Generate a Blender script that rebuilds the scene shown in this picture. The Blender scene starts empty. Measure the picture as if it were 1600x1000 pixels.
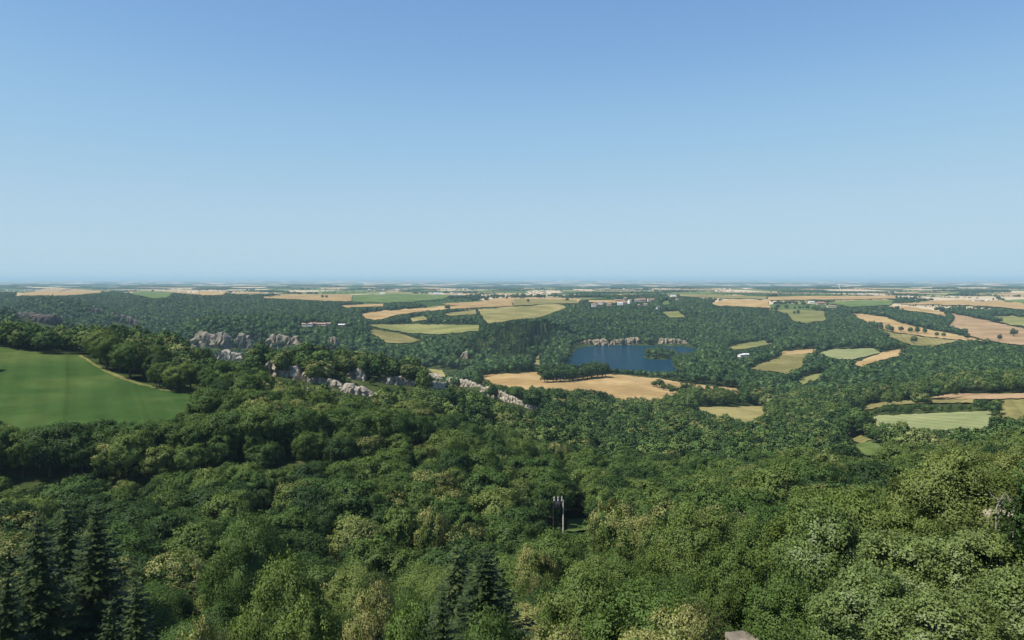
import bpy, bmesh, math, random
import numpy as np
from mathutils import Vector, Matrix

# ------------------------------------------------------------------ camera, sky, sun, exposure
sc = bpy.context.scene
F = 1232.0                    # focal length in photograph pixels (1600 wide)
HOR = 437.0                   # horizon row in the photograph
cam = bpy.data.cameras.new("camera")
cam.sensor_width = 36.0
cam.lens = 36.0 * F / 1600.0
cam.shift_y = -(500 - HOR) / 1600.0
cam.clip_start = 0.5
cam.clip_end = 120000
cam_ob = bpy.data.objects.new("camera", cam)
sc.collection.objects.link(cam_ob)
cam_ob.location = (0, 0, 0)
cam_ob.rotation_euler = (math.radians(90), 0, 0)
sc.camera = cam_ob

SUN_EL, SUN_AZ = 57.0, -114.0      # azimuth measured from the view direction, negative to the left
sun = bpy.data.lights.new("sun", 'SUN')
sun.energy = 5.0
sun.angle = math.radians(0.53)
sun.color = (1.0, 0.93, 0.82)
sun_ob = bpy.data.objects.new("sun", sun)
sc.collection.objects.link(sun_ob)
_e, _a = math.radians(SUN_EL), math.radians(SUN_AZ)
sdir = Vector((math.cos(_e) * math.sin(_a), math.cos(_e) * math.cos(_a), math.sin(_e)))
sun_ob.rotation_euler = sdir.to_track_quat('Z', 'Y').to_euler()

world = bpy.data.worlds.new("World")
sc.world = world
world.use_nodes = True
wn = world.node_tree
wn.nodes.clear()
sky = wn.nodes.new("ShaderNodeTexSky")
sky.sky_type = 'NISHITA'
sky.sun_disc = False
sky.sun_elevation = _e
sky.sun_rotation = _a
sky.altitude = 300
sky.air_density = 1.0
sky.dust_density = 0.0
sky.ozone_density = 8.0
bg = wn.nodes.new("ShaderNodeBackground")
bg.inputs[1].default_value = 0.085
wo = wn.nodes.new("ShaderNodeOutputWorld")
# hazy summer air: an even, soft gradient from zenith to horizon
pre = wn.nodes.new("ShaderNodeVectorMath"); pre.operation = 'SCALE'; pre.inputs["Scale"].default_value = 0.12
cur = wn.nodes.new("ShaderNodeRGBCurve")
for ch, pts in ((0, [(0, 0), (0.136, 0.212), (0.209, 0.325), (0.397, 0.452), (0.72, 0.478), (1, 0.485)]),
                (1, [(0, 0), (0.27, 0.405), (0.392, 0.542), (0.617, 0.638), (0.77, 0.658), (1, 0.67)]),
                (2, [(0, 0), (0.546, 0.708), (0.66, 0.765), (0.80, 0.785), (1, 0.80)])):
    c = cur.mapping.curves[ch]
    c.points[0].location = pts[0]; c.points[1].location = pts[-1]
    for p in pts[1:-1]: c.points.new(*p)
cur.mapping.update()
post = wn.nodes.new("ShaderNodeVectorMath"); post.operation = 'SCALE'; post.inputs["Scale"].default_value = 8.32
wn.links.new(sky.outputs[0], pre.inputs[0]); wn.links.new(pre.outputs[0], cur.inputs[1])
wn.links.new(cur.outputs[0], post.inputs[0]); wn.links.new(post.outputs[0], bg.inputs[0])
wn.links.new(bg.outputs[0], wo.inputs[0])

sc.view_settings.view_transform = 'Standard'
sc.view_settings.look = 'None'
sc.view_settings.exposure = 0.5
sc.view_settings.gamma = 1.0
sc.view_settings.use_curve_mapping = False
sc.render.engine = 'CYCLES'
sc.cycles.max_bounces = 5
sc.cycles.diffuse_bounces = 2
sc.cycles.glossy_bounces = 2
sc.cycles.transmission_bounces = 3
sc.cycles.transparent_max_bounces = 4
sc.cycles.volume_bounces = 0
sc.cycles.use_denoising = True
sc.cycles.use_fast_gi = False

random.seed(7)
rng = np.random.default_rng(7)

# ------------------------------------------------------------------ helpers
def link(o, parent=None):
    sc.collection.objects.link(o)
    if parent is not None:
        o.parent = parent
    return o

def tag(o, label=None, cat=None, group=None, kind=None):
    if label: o["label"] = label
    if cat: o["category"] = cat
    if group: o["group"] = group
    if kind: o["kind"] = kind
    return o

def mesh_from(name, V, Fc, mats, midx=None, smooth=False):
    """V (n,3) array, Fc (m,k) int array or list of lists"""
    me = bpy.data.meshes.new(name)
    V = np.asarray(V, dtype=np.float32)
    if isinstance(Fc, np.ndarray):
        m, k = Fc.shape
        me.vertices.add(len(V)); me.vertices.foreach_set("co", V.ravel())
        me.loops.add(m * k); me.loops.foreach_set("vertex_index", Fc.astype(np.int32).ravel())
        me.polygons.add(m)
        me.polygons.foreach_set("loop_start", np.arange(0, m * k, k, dtype=np.int32))
        me.polygons.foreach_set("loop_total", np.full(m, k, dtype=np.int32))
    else:
        me.from_pydata([tuple(map(float, v)) for v in V], [], [list(map(int, f)) for f in Fc])
    for mt in mats: me.materials.append(mt)
    if midx is not None:
        me.polygons.foreach_set("material_index", np.asarray(midx, dtype=np.int32))
    me.polygons.foreach_set("use_smooth", np.full(len(me.polygons), bool(smooth)))
    me.update(calc_edges=True)
    return me

def empty(name, loc, rz=0):
    o = bpy.data.objects.new(name, None)
    o.empty_display_size = 0.5
    o.location = loc
    o.rotation_euler = (0, 0, rz)
    return link(o)

def ordinal(n):
    s = 'th' if 10 <= n % 100 <= 20 else {1: 'st', 2: 'nd', 3: 'rd'}.get(n % 10, 'th')
    return f"{n}{s}"

# ---- value noise
def _hash(ix, iy, seed):
    h = (ix.astype(np.int64) * 374761393 + iy.astype(np.int64) * 668265263 + seed * 1442695041) & 0xFFFFFFFF
    h = ((h ^ (h >> 13)) * 1274126177) & 0xFFFFFFFF
    h = h ^ (h >> 16)
    return (h & 0xFFFF) / 65535.0 * 2 - 1

def vnoise(x, y, seed=0):
    x = np.asarray(x, float); y = np.asarray(y, float)
    xi = np.floor(x); yi = np.floor(y)
    fx = x - xi; fy = y - yi
    fx = fx * fx * fx * (fx * (fx * 6 - 15) + 10); fy = fy * fy * fy * (fy * (fy * 6 - 15) + 10)
    a = _hash(xi, yi, seed); b = _hash(xi + 1, yi, seed); c = _hash(xi, yi + 1, seed); d = _hash(xi + 1, yi + 1, seed)
    return (a + (b - a) * fx) * (1 - fy) + (c + (d - c) * fx) * fy

def fbm(x, y, seed=0, oct=3):
    s, a = 0, 1
    for i in range(oct):
        s = s + a * vnoise(x * 2 ** i, y * 2 ** i, seed + i * 17)
        a *= 0.5
    return s / 1.75

# ------------------------------------------------------------------ materials
def new_mat(name):
    m = bpy.data.materials.new(name)
    m.use_nodes = True
    nt = m.node_tree
    nt.nodes.clear()
    out = nt.nodes.new("ShaderNodeOutputMaterial")
    return m, nt, out

def N(nt, t, **kw):
    n = nt.nodes.new(t)
    for k, v in kw.items():
        setattr(n, k, v)
    return n

def ramp(nt, stops, interp='LINEAR'):
    r = nt.nodes.new("ShaderNodeValToRGB")
    cr = r.color_ramp
    cr.interpolation = interp
    while len(cr.elements) < len(stops): cr.elements.new(0.5)
    for e, (p, c) in zip(cr.elements, stops):
        e.position = p
        e.color = (*c, 1)
    return r

def leaf_material(name, stops, transl=0.25, var=0.22, rough=0.6, spec=0.12):
    m, nt, out = new_mat(name)
    at = N(nt, "ShaderNodeAttribute", attribute_type='INSTANCER', attribute_name='tone')
    r = ramp(nt, stops)
    nt.links.new(at.outputs["Fac"], r.inputs[0])
    geo = N(nt, "ShaderNodeNewGeometry")
    mr = N(nt, "ShaderNodeMapRange")
    mr.inputs[3].default_value = 1 - var; mr.inputs[4].default_value = 1 + var
    nt.links.new(geo.outputs["Random Per Island"], mr.inputs[0])
    mul = N(nt, "ShaderNodeMixRGB", blend_type='MULTIPLY')
    mul.inputs[0].default_value = 1
    nt.links.new(r.outputs[0], mul.inputs[1]); nt.links.new(mr.outputs[0], mul.inputs[2])
    p = N(nt, "ShaderNodeBsdfPrincipled")
    p.inputs["Roughness"].default_value = rough
    p.inputs["Specular IOR Level"].default_value = spec
    nt.links.new(mul.outputs[0], p.inputs["Base Color"])
    if transl > 0:
        t = N(nt, "ShaderNodeBsdfTranslucent")
        hs = N(nt, "ShaderNodeHueSaturation")
        hs.inputs["Hue"].default_value = 0.485; hs.inputs["Saturation"].default_value = 1.15; hs.inputs["Value"].default_value = 1.3
        nt.links.new(mul.outputs[0], hs.inputs["Color"])
        nt.links.new(hs.outputs[0], t.inputs[0])
        mx = N(nt, "ShaderNodeMixShader")
        mx.inputs[0].default_value = transl
        nt.links.new(p.outputs[0], mx.inputs[1]); nt.links.new(t.outputs[0], mx.inputs[2])
        nt.links.new(mx.outputs[0], out.inputs[0])
    else:
        nt.links.new(p.outputs[0], out.inputs[0])
    return m

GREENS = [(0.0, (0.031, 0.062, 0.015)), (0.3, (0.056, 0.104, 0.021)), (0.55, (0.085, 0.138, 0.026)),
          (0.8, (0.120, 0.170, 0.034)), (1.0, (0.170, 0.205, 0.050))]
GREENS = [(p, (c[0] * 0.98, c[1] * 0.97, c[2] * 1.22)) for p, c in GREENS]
GREENS_FAR = [(p, (c[0] * 0.92, c[1] * 0.92, c[2] * 1.25)) for p, c in GREENS]  # distance haze tinted into the leaf colour: bluer, duller green
GREENS_MID = [(p, (c[0] * 0.97, c[1] * 0.96, c[2] * 1.1)) for p, c in GREENS]  # weaker painted haze tint, softening the colour step at middle distance
M_LEAF_MID = leaf_material("leaf_green_weak_haze_tint", GREENS_MID, transl=0.0, var=0.22, rough=0.8, spec=0.1)
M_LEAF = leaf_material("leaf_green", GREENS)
M_LEAF_FAR = leaf_material("leaf_green_haze_tint", GREENS_FAR, transl=0.0, var=0.22, rough=0.8, spec=0.1)
M_PALELEAF = leaf_material("leaf_silvery", [(0.0, (0.095, 0.150, 0.038)), (1.0, (0.150, 0.200, 0.060))], transl=0.25, var=0.35, rough=0.5, spec=0.3)
M_BLOOM = leaf_material("cream_catkins", [(0.0, (0.155, 0.17, 0.054)), (1.0, (0.225, 0.225, 0.082))], transl=0.2, var=0.3)
M_NEEDLE = leaf_material("fir_needles", [(0.0, (0.018, 0.033, 0.010)), (0.5, (0.032, 0.052, 0.015)), (1.0, (0.056, 0.080, 0.027))], transl=0.08, var=0.35)

def simple_mat(name, col, rough=0.8, noise=None, spec=0.3):
    m, nt, out = new_mat(name)
    p = N(nt, "ShaderNodeBsdfPrincipled")
    p.inputs["Roughness"].default_value = rough
    p.inputs["Specular IOR Level"].default_value = spec
    if noise:
        scale, amt = noise
        tc = N(nt, "ShaderNodeTexCoord")
        nz = N(nt, "ShaderNodeTexNoise"); nz.inputs["Scale"].default_value = scale; nz.inputs["Detail"].default_value = 6
        nt.links.new(tc.outputs["Object"], nz.inputs["Vector"])
        r = ramp(nt, [(0.3, tuple(c * (1 - amt) for c in col)), (0.7, tuple(min(1, c * (1 + amt)) for c in col))])
        nt.links.new(nz.outputs[0], r.inputs[0]); nt.links.new(r.outputs[0], p.inputs["Base Color"])
    else:
        p.inputs["Base Color"].default_value = (*col, 1)
    nt.links.new(p.outputs[0], out.inputs[0])
    return m

M_BARK = simple_mat("bark", (0.07, 0.058, 0.045), 0.9, (3.0, 0.4))
M_DEAD = simple_mat("dead_wood", (0.25, 0.225, 0.19), 0.85, (4.0, 0.25))

def rock_material(name, light, dark, scale):
    m, nt, out = new_mat(name)
    tc = N(nt, "ShaderNodeTexCoord")
    mp = N(nt, "ShaderNodeMapping"); mp.inputs["Scale"].default_value = (1, 1, 0.35)
    nt.links.new(tc.outputs["Object"], mp.inputs[0])
    nz = N(nt, "ShaderNodeTexNoise"); nz.inputs["Scale"].default_value = scale; nz.inputs["Detail"].default_value = 8; nz.inputs["Roughness"].default_value = 0.65
    nt.links.new(mp.outputs[0], nz.inputs["Vector"])
    r = ramp(nt, [(0.32, dark), (0.5, tuple(0.5 * (a + b) for a, b in zip(light, dark))), (0.66, light)])
    nt.links.new(nz.outputs[0], r.inputs[0])
    p = N(nt, "ShaderNodeBsdfPrincipled"); p.inputs["Roughness"].default_value = 0.9; p.inputs["Specular IOR Level"].default_value = 0.2
    nt.links.new(r.outputs[0], p.inputs["Base Color"])
    b = N(nt, "ShaderNodeBump"); b.inputs["Strength"].default_value = 0.6; b.inputs["Distance"].default_value = 0.4
    nt.links.new(nz.outputs[0], b.inputs["Height"]); nt.links.new(b.outputs[0], p.inputs["Normal"])
    nt.links.new(p.outputs[0], out.inputs[0])
    return m

M_ROCK = rock_material("pale_grey_rock", (0.42, 0.37, 0.29), (0.12, 0.105, 0.08), 0.5)
M_ROCK_FAR = rock_material("cliff_rock", (0.26, 0.22, 0.165), (0.07, 0.064, 0.05), 0.16)
M_ROCK_DARK = rock_material("dark_cliff_rock", (0.10, 0.082, 0.07), (0.030, 0.030, 0.027), 0.12)
M_QUARRY = rock_material("quarry_rock", (0.32, 0.26, 0.18), (0.12, 0.10, 0.068), 0.14)

def field_material(name, a, b, stripe=0.07, turn=1.1):
    m, nt, out = new_mat(name)
    tc = N(nt, "ShaderNodeTexCoord")
    oi = N(nt, "ShaderNodeObjectInfo")
    rot = N(nt, "ShaderNodeVectorRotate", rotation_type='Z_AXIS')
    ml = N(nt, "ShaderNodeMath", operation='MULTIPLY'); ml.inputs[1].default_value = 3.1
    nt.links.new(oi.outputs["Random"], ml.inputs[0]); nt.links.new(ml.outputs[0], rot.inputs["Angle"])
    nt.links.new(tc.outputs["Object"], rot.inputs["Vector"])
    def noise(scale, det=6, rough=0.6):
        n = N(nt, "ShaderNodeTexNoise"); n.inputs["Scale"].default_value = scale; n.inputs["Detail"].default_value = det; n.inputs["Roughness"].default_value = rough
        nt.links.new(tc.outputs["Object"], n.inputs["Vector"])
        return n
    n1 = noise(0.014, 5); n2 = noise(0.09, 8, 0.7)
    lo = tuple(c * 0.86 for c in a); hi = tuple(c * 1.08 for c in b)
    r = ramp(nt, [(0.30, lo), (0.45, a), (0.58, b), (0.74, hi)])
    nt.links.new(n1.outputs[0], r.inputs[0])
    def mul(col, fac, lo_, hi_):
        mr = N(nt, "ShaderNodeMapRange"); mr.inputs[1].default_value = 0.25; mr.inputs[2].default_value = 0.75
        mr.inputs[3].default_value = lo_; mr.inputs[4].default_value = hi_
        nt.links.new(fac, mr.inputs[0])
        mm = N(nt, "ShaderNodeMixRGB", blend_type='MULTIPLY'); mm.inputs[0].default_value = 1
        nt.links.new(col, mm.inputs[1]); nt.links.new(mr.outputs[0], mm.inputs[2])
        return mm.outputs[0]
    c = mul(r.outputs[0], n2.outputs[0], 0.82, 1.18)
    def wave(scale, dist, prof='SIN'):
        w = N(nt, "ShaderNodeTexWave"); w.wave_profile = prof
        w.inputs["Scale"].default_value = scale; w.inputs["Distortion"].default_value = dist; w.inputs["Detail"].default_value = 2; w.inputs["Detail Scale"].default_value = 0.4
        nt.links.new(rot.outputs[0], w.inputs["Vector"])
        return w
    w1 = wave(0.035, 1.5); c = mul(c, w1.outputs["Fac"], 1 - stripe, 1 + stripe)        # broad mowing and drilling bands
    w2 = wave(0.0133, 0.9)                                                              # tramlines about 24 m apart
    cr = ramp(nt, [(0.0, (0.89, 0.89, 0.87)), (0.022, (1, 1, 1)), (1.0, (1, 1, 1))])
    nt.links.new(w2.outputs["Fac"], cr.inputs[0])
    mm = N(nt, "ShaderNodeMixRGB", blend_type='MULTIPLY'); mm.inputs[0].default_value = 1
    nt.links.new(c, mm.inputs[1]); nt.links.new(cr.outputs[0], mm.inputs[2])
    hv = N(nt, "ShaderNodeHueSaturation")
    vr = N(nt, "ShaderNodeMapRange"); vr.inputs[3].default_value = 0.86; vr.inputs[4].default_value = 1.1
    nt.links.new(oi.outputs["Random"], vr.inputs[0]); nt.links.new(vr.outputs[0], hv.inputs["Value"])
    nt.links.new(mm.outputs[0], hv.inputs["Color"])
    p = N(nt, "ShaderNodeBsdfDiffuse")
    nt.links.new(hv.outputs[0], p.inputs[0])
    nt.links.new(p.outputs[0], out.inputs[0])
    return m

FIELD_MATS = {
    'green': field_material("crop_green", (0.034, 0.066, 0.018), (0.060, 0.087, 0.025), 0.05),
    'tan': field_material("ripe_wheat", (0.275, 0.188, 0.084), (0.345, 0.248, 0.120)),
    'pale': field_material("dry_pasture", (0.165, 0.150, 0.055), (0.235, 0.205, 0.085)),
    'olive': field_material("mown_meadow", (0.135, 0.145, 0.050), (0.185, 0.180, 0.068)),
    'mint': field_material("pale_green_crop", (0.165, 0.185, 0.082), (0.205, 0.215, 0.10)),
    'pink': field_material("ploughed_soil", (0.26, 0.178, 0.098), (0.32, 0.222, 0.128)),
    'meadow': field_material("green_meadow", (0.080, 0.120, 0.036), (0.115, 0.150, 0.048)),
}

# ------------------------------------------------------------------ terrain height field (polar grid about the lookout)
def col(x, near, rest):
    """near: (Y, z) pairs; rest: (Y, ground row in the photo) pairs"""
    u = (x - 800) / F
    k = math.sqrt(1 + u * u)
    pts = [(max(Y, 1) * k, z) for Y, z in near] + [(Y * k, -Y * (y - HOR) / F) for Y, y in rest]
    return math.atan(u), pts

FAR = [(4200, -66), (6000, -72), (9000, -84), (14000, -95), (20000, -92), (28000, -62), (36000, -20), (46000, 12)]
def fz(): return [(Y, z) for Y, z in FAR]
NL = [(0, -9), (25, -27), (50, -40), (85, -51), (130, -57.5), (180, -59), (200, -58)]
COLS = []
def C(x, near, rest):
    a, p = col(x, near, rest)
    u = (x - 800) / F; k = math.sqrt(1 + u * u)
    p += [(Y * k, z) for Y, z in FAR]
    COLS.append((a, p))
C(-300, NL + [(212, -54), (250, -45), (300, -40), (380, -33), (425, -36), (520, -60), (700, -100), (1000, -125)], [(1300, 546), (1500, 522), (1900, 484), (2250, 471), (2700, 463.5), (3300, 459)])
C(0, NL + [(212, -54), (250, -45.5), (300, -40.5), (380, -33.5), (425, -36), (520, -60), (700, -104), (1000, -130)], [(1300, 550), (1500, 524), (1900, 486), (2250, 471), (2700, 463.5), (3300, 459)])
C(150, NL + [(212, -53.5), (250, -46), (300, -42), (350, -37), (400, -36), (450, -42), (600, -85), (900, -132), (1100, -136)], [(1350, 556), (1550, 528), (1950, 488), (2300, 471), (2700, 463.5), (3300, 459)])
C(320, NL[:-2] + [(180, -58), (200, -57), (216, -50.5), (250, -46.5), (300, -46), (350, -42.5), (400, -42), (450, -48), (600, -95), (850, -125), (1050, -120)], [(1170, 541), (1215, 518), (1300, 513), (1500, 515), (1800, 492), (2300, 470), (2800, 463), (3300, 459)])
C(480, NL[:-2] + [(180, -56.5), (205, -55.5), (221, -49), (300, -52), (360, -50), (400, -46), (440, -48), (540, -68), (700, -105), (950, -122)], [(1130, 541), (1230, 514), (1400, 508), (1800, 488), (2300, 472), (2800, 464), (3400, 459)])
C(640, NL[:-2] + [(180, -57), (215, -55.5), (238, -52.5), (300, -57), (380, -56), (430, -54), (480, -60), (600, -88), (850, -122), (1050, -120)], [(1200, 540), (1450, 517), (1700, 501), (2000, 485), (2500, 470.5), (3300, 460)])
C(800, [(0, -9), (25, -24), (50, -36), (85, -46), (130, -53), (190, -60), (300, -68), (400, -70), (450, -72), (520, -80), (650, -91), (740, -93), (850, -99), (950, -110)], [(1060, 566), (1350, 506), (1500, 506), (1750, 495), (2200, 475), (2700, 466), (3400, 459)])
C(950, [(0, -9), (25, -22), (50, -34), (85, -44), (130, -52), (190, -60.5), (300, -77), (420, -91), (540, -98), (640, -98), (820, -98.5), (900, -105), (985, -114), (1390, -114)], [(1440, 531), (1700, 501), (2000, 479), (2400, 470), (3400, 460)])
C(1100, [(0, -9), (25, -20), (50, -32), (85, -42), (130, -50), (190, -60), (300, -78), (420, -91), (540, -97), (700, -104), (900, -111), (1013, -114.5), (1380, -114.5)], [(1500, 528), (1750, 503), (2050, 482), (2500, 470), (3400, 460)])
C(1250, [(0, -9), (25, -17), (45, -25), (70, -33), (110, -43), (190, -57), (300, -76), (420, -92), (600, -106), (800, -115), (950, -118)], [(1150, 559), (1300, 546), (1600, 521), (1900, 498), (2300, 477), (3000, 464), (3600, 459)])
C(1400, [(0, -9), (25, -15), (40, -21), (62, -27), (90, -41), (130, -50), (190, -58), (300, -71), (420, -81), (480, -83.5), (600, -95), (900, -108)], [(1200, 547), (1500, 524), (1800, 504), (2300, 480), (3000, 466), (3600, 460)])
C(1600, [(0, -9), (25, -14.5), (40, -19), (58, -21), (72, -24), (100, -40), (140, -50), (190, -57), (300, -67), (420, -76.5), (480, -78), (550, -79.5), (700, -92), (1000, -96)], [(1250, 541), (1700, 512), (2200, 487), (2700, 474), (3500, 463)])
C(1900, [(0, -9), (25, -14.5), (40, -19), (58, -20), (72, -23), (100, -39), (140, -49), (190, -56), (300, -66), (420, -76), (480, -78), (550, -79.5), (700, -92), (1000, -96)], [(1250, 541), (1700, 512), (2200, 487), (2700, 474), (3500, 463)])

az_in = np.arange(-38, 38.001, 0.2)
az_out = np.concatenate([np.arange(-180, -38, 3.0), az_in, np.arange(41, 180.1, 3.0)])
AZ = np.radians(np.unique(np.round(az_out, 4)))
R0, R1, RST = 3.0, 44000.0, 0.018
LR = np.arange(math.log(R0), math.log(R1) + RST, RST)
RR = np.exp(LR)
caz = np.array([c[0] for c in COLS])
cz = np.array([np.interp(RR, [p[0] for p in c[1]], [p[1] for p in c[1]]) for c in COLS])   # (ncol, nr)
k = np.array([1, 4, 9, 14, 16, 14, 9, 4, 1], float); k /= k.sum()
cz = np.array([np.convolve(np.pad(c, 4, mode='edge'), k, mode='valid') for c in cz])
# close the ring behind the lookout
caz_x = np.concatenate([caz, [caz[0] + 2 * math.pi]])
cz_x = np.concatenate([cz, cz[:1]])
A2 = np.where(AZ < caz[0], AZ + 2 * math.pi, AZ)
idx = np.clip(np.searchsorted(caz_x, A2) - 1, 0, len(caz_x) - 2)
t = (A2 - caz_x[idx]) / (caz_x[idx + 1] - caz_x[idx])
t = np.clip(t, 0, 1); t = 0.5 * t + 0.5 * t * t * (3 - 2 * t)
ZG = cz_x[idx] * (1 - t)[:, None] + cz_x[idx + 1] * t[:, None]           # (naz, nr)
GX = np.sin(AZ)[:, None] * RR[None, :]
GY = np.cos(AZ)[:, None] * RR[None, :]

def px_at(x, Y, y):
    return np.array([(x - 800) / F * Y, Y, -Y * (y - HOR) / F])

def add_ridge(pts, slope, soft=5.0):
    global ZG
    P = [px_at(*p) for p in pts]
    best = np.full(ZG.shape, -1e4)
    for a, b in zip(P[:-1], P[1:]):
        d = b - a
        L2 = d[0] ** 2 + d[1] ** 2
        s = np.clip(((GX - a[0]) * d[0] + (GY - a[1]) * d[1]) / L2, 0, 1)
        dist = np.hypot(GX - a[0] - s * d[0], GY - a[1] - s * d[1])
        wob = 1 + 0.35 * vnoise(GX / 90, GY / 90, 5)
        best = np.maximum(best, a[2] + s * d[2] - slope * wob * (np.sqrt(dist ** 2 + 20 ** 2) - 20))
    ZG = np.where(best < ZG - 60, ZG, soft * np.logaddexp(ZG / soft, best / soft))

add_ridge([(-250, 960, 480), (0, 1000, 489), (60, 1020, 500), (130, 1050, 524), (185, 1090, 550)], 0.50)
add_ridge([(60, 1900, 470), (140, 1620, 484), (205, 1450, 506), (262, 1330, 532)], 0.42)
add_ridge([(230, 2150, 468), (300, 1900, 490), (330, 1700, 507), (300, 1560, 528)], 0.40)
add_ridge([(540, 1900, 484), (430, 1700, 497), (380, 1560, 508)], 0.35)
add_ridge([(870, 1380, 500), (800, 1250, 513), (745, 1160, 536), (690, 1090, 562)], 0.45)

rad = np.hypot(GX, GY)
amp = np.interp(rad, [0, 60, 250, 700, 900, 1500, 1900, 2400, 4000, 8000, 20000, 44000], [0, 0.6, 1.2, 2.5, 6, 6, 3, 2.5, 11, 26, 42, 28])
aza = np.arctan2(GX, GY)
amp = np.where((aza < -0.22) & (aza > -1.2) & (rad > 750) & (rad < 2100), amp * (1 + 2.4 * np.clip((-0.22 - aza) / 0.08, 0, 1) * np.clip((2100 - rad) / 400, 0, 1) * np.clip((rad - 750) / 300, 0, 1)), amp)
nz_near = fbm(GX / 75, GY / 75, 3)
nz_mid = fbm(GX / 190, GY / 190, 11)
nz_far = fbm(GX / 1500, GY / 900, 23)
w1 = np.clip((rad - 600) / 400, 0, 1); w2 = np.clip((rad - 2000) / 1500, 0, 1)
ZG = ZG + amp * ((1 - w1) * nz_near + w1 * (1 - w2) * nz_mid + w2 * nz_far)
ZG = np.where(rad < 24000, np.minimum(ZG, -3), np.minimum(ZG, 48))

WATER = -116.0
def pip(px, py, poly):
    """vectorised point in polygon"""
    px = np.asarray(px, float); py = np.asarray(py, float)
    inside = np.zeros(px.shape, bool)
    n = len(poly)
    for i in range(n):
        x1, y1 = poly[i]; x2, y2 = poly[(i + 1) % n]
        if y1 == y2: continue
        c = ((y1 > py) != (y2 > py)) & (px < (x2 - x1) * (py - y1) / (y2 - y1) + x1)
        inside ^= c
    return inside

def poly_dist(px, py, poly):
    d = np.full(np.shape(px), 1e9)
    n = len(poly)
    for i in range(n):
        x1, y1 = poly[i]; x2, y2 = poly[(i + 1) % n]
        dx, dy = x2 - x1, y2 - y1
        s = np.clip(((px - x1) * dx + (py - y1) * dy) / (dx * dx + dy * dy + 1e-9), 0, 1)
        d = np.minimum(d, np.hypot(px - x1 - s * dx, py - y1 - s * dy))
    return d

def water_pt(x, y):
    Y = -WATER * F / (y - HOR)
    return ((x - 800) / F * Y, Y)

LAKE_PX = [(868, 586), (880, 572), (893, 560), (897, 549), (906, 543.5), (925, 540.5), (950, 539.5), (1000, 539.5), (1050, 541), (1086, 543),
           (1092, 547.5), (1078, 551.5), (1060, 552.5), (1057, 558), (1050, 563), (1049, 570), (1058, 577), (1078, 583), (1060, 590), (1000, 589), (930, 589)]
ISLE_PX = [(1003, 557.5), (1013, 553.5), (1032, 552), (1050, 553.5), (1055, 557.5), (1047, 561.5), (1028, 562), (1012, 560.5)]
def smooth_poly(P, n=3):
    P = np.array(P, float)
    for _ in range(n):
        Q = np.roll(P, -1, axis=0)
        P = np.stack([0.75 * P + 0.25 * Q, 0.25 * P + 0.75 * Q], axis=1).reshape(-1, 2)
    return [tuple(p) for p in P]
LAKE = smooth_poly([water_pt(*p) for p in LAKE_PX], 2)
ISLE = smooth_poly([water_pt(*p) for p in ISLE_PX], 2)
m = (rad > 700) & (rad < 1800) & (np.abs(GX) < 700) & (GY > 0)
gx, gy = GX[m], GY[m]
ins = pip(gx, gy, LAKE); dl = poly_dist(gx, gy, LAKE)
insI = pip(gx, gy, ISLE); dI = poly_dist(gx, gy, ISLE)
z = ZG[m]
sd = np.where(ins, -dl, dl)
isd = np.where(insI, dI, -dI)
zin = WATER - np.clip(0.6 * dl, 2.5, 8)
zin = np.maximum(zin, WATER + np.clip(isd * 0.22, -6, 3.0))
lo = WATER + 0.4 + 0.03 * dl
hi = np.where(gy > 1230, WATER + 1.0 + 0.16 * dl, WATER + 1.0 + 0.10 * dl)
zout = np.where(dl < 70, np.clip(z, lo, hi), z)
ZG[m] = np.where(ins, zin, zout)

_naz, _nr = ZG.shape
def Hxy(x, y):
    x = np.asarray(x, float); y = np.asarray(y, float)
    r = np.maximum(np.hypot(x, y), R0)
    a = np.arctan2(x, y)
    fr = np.clip((np.log(r) - LR[0]) / RST, 0, _nr - 1.001)
    ir = fr.astype(int); fr = fr - ir
    ia = np.clip(np.searchsorted(AZ, a) - 1, 0, _naz - 2)
    fa = np.clip((a - AZ[ia]) / (AZ[ia + 1] - AZ[ia]), 0, 1)
    return (ZG[ia, ir] * (1 - fa) + ZG[ia + 1, ir] * fa) * (1 - fr) + (ZG[ia, ir + 1] * (1 - fa) + ZG[ia + 1, ir + 1] * fa) * fr

_YS = np.exp(np.linspace(math.log(20), math.log(38000), 1700))
def ground_hit(xs, ys, ymin=20.0):
    """where the sight line through a photo pixel first meets the ground -> (X, Y) arrays"""
    xs = np.atleast_1d(np.asarray(xs, float)); ys = np.atleast_1d(np.asarray(ys, float))
    outX = np.zeros(len(xs)); outY = np.zeros(len(xs))
    for i in range(len(xs)):
        u = (xs[i] - 800) / F; v = (ys[i] - HOR) / F
        g = -v * _YS - Hxy(u * _YS, _YS)
        hit = np.nonzero((g <= 0) & (_YS >= ymin))[0]
        j = hit[0] if len(hit) else len(_YS) - 1
        if j > 0 and g[j - 1] > 0:
            f = g[j - 1] / (g[j - 1] - g[j] + 1e-9)
            Y = _YS[j - 1] + f * (_YS[j] - _YS[j - 1])
        else:
            Y = _YS[j]
        outX[i], outY[i] = u * Y, Y
    return outX, outY

# land use: beyond the rim of the plateau the ground is farmed
RIM_X = [-400, 0, 160, 215, 280, 400, 540, 600, 720, 880, 925, 1025, 1062, 1110, 1210, 1300, 1420, 1620, 2000]
RIM_Y = [460, 461, 459, 464, 461, 465, 474, 478, 484, 478, 473, 469, 463.5, 475, 486, 485, 484, 492, 494]
def farmed(x, y, z):
    y_ = np.maximum(y, 1.0)
    px, py = 800 + F * x / y_, HOR - F * z / y_
    rim = np.interp(px, RIM_X, RIM_Y)
    return (y > 1700) & ((py < rim) | (y > 3000))

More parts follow.
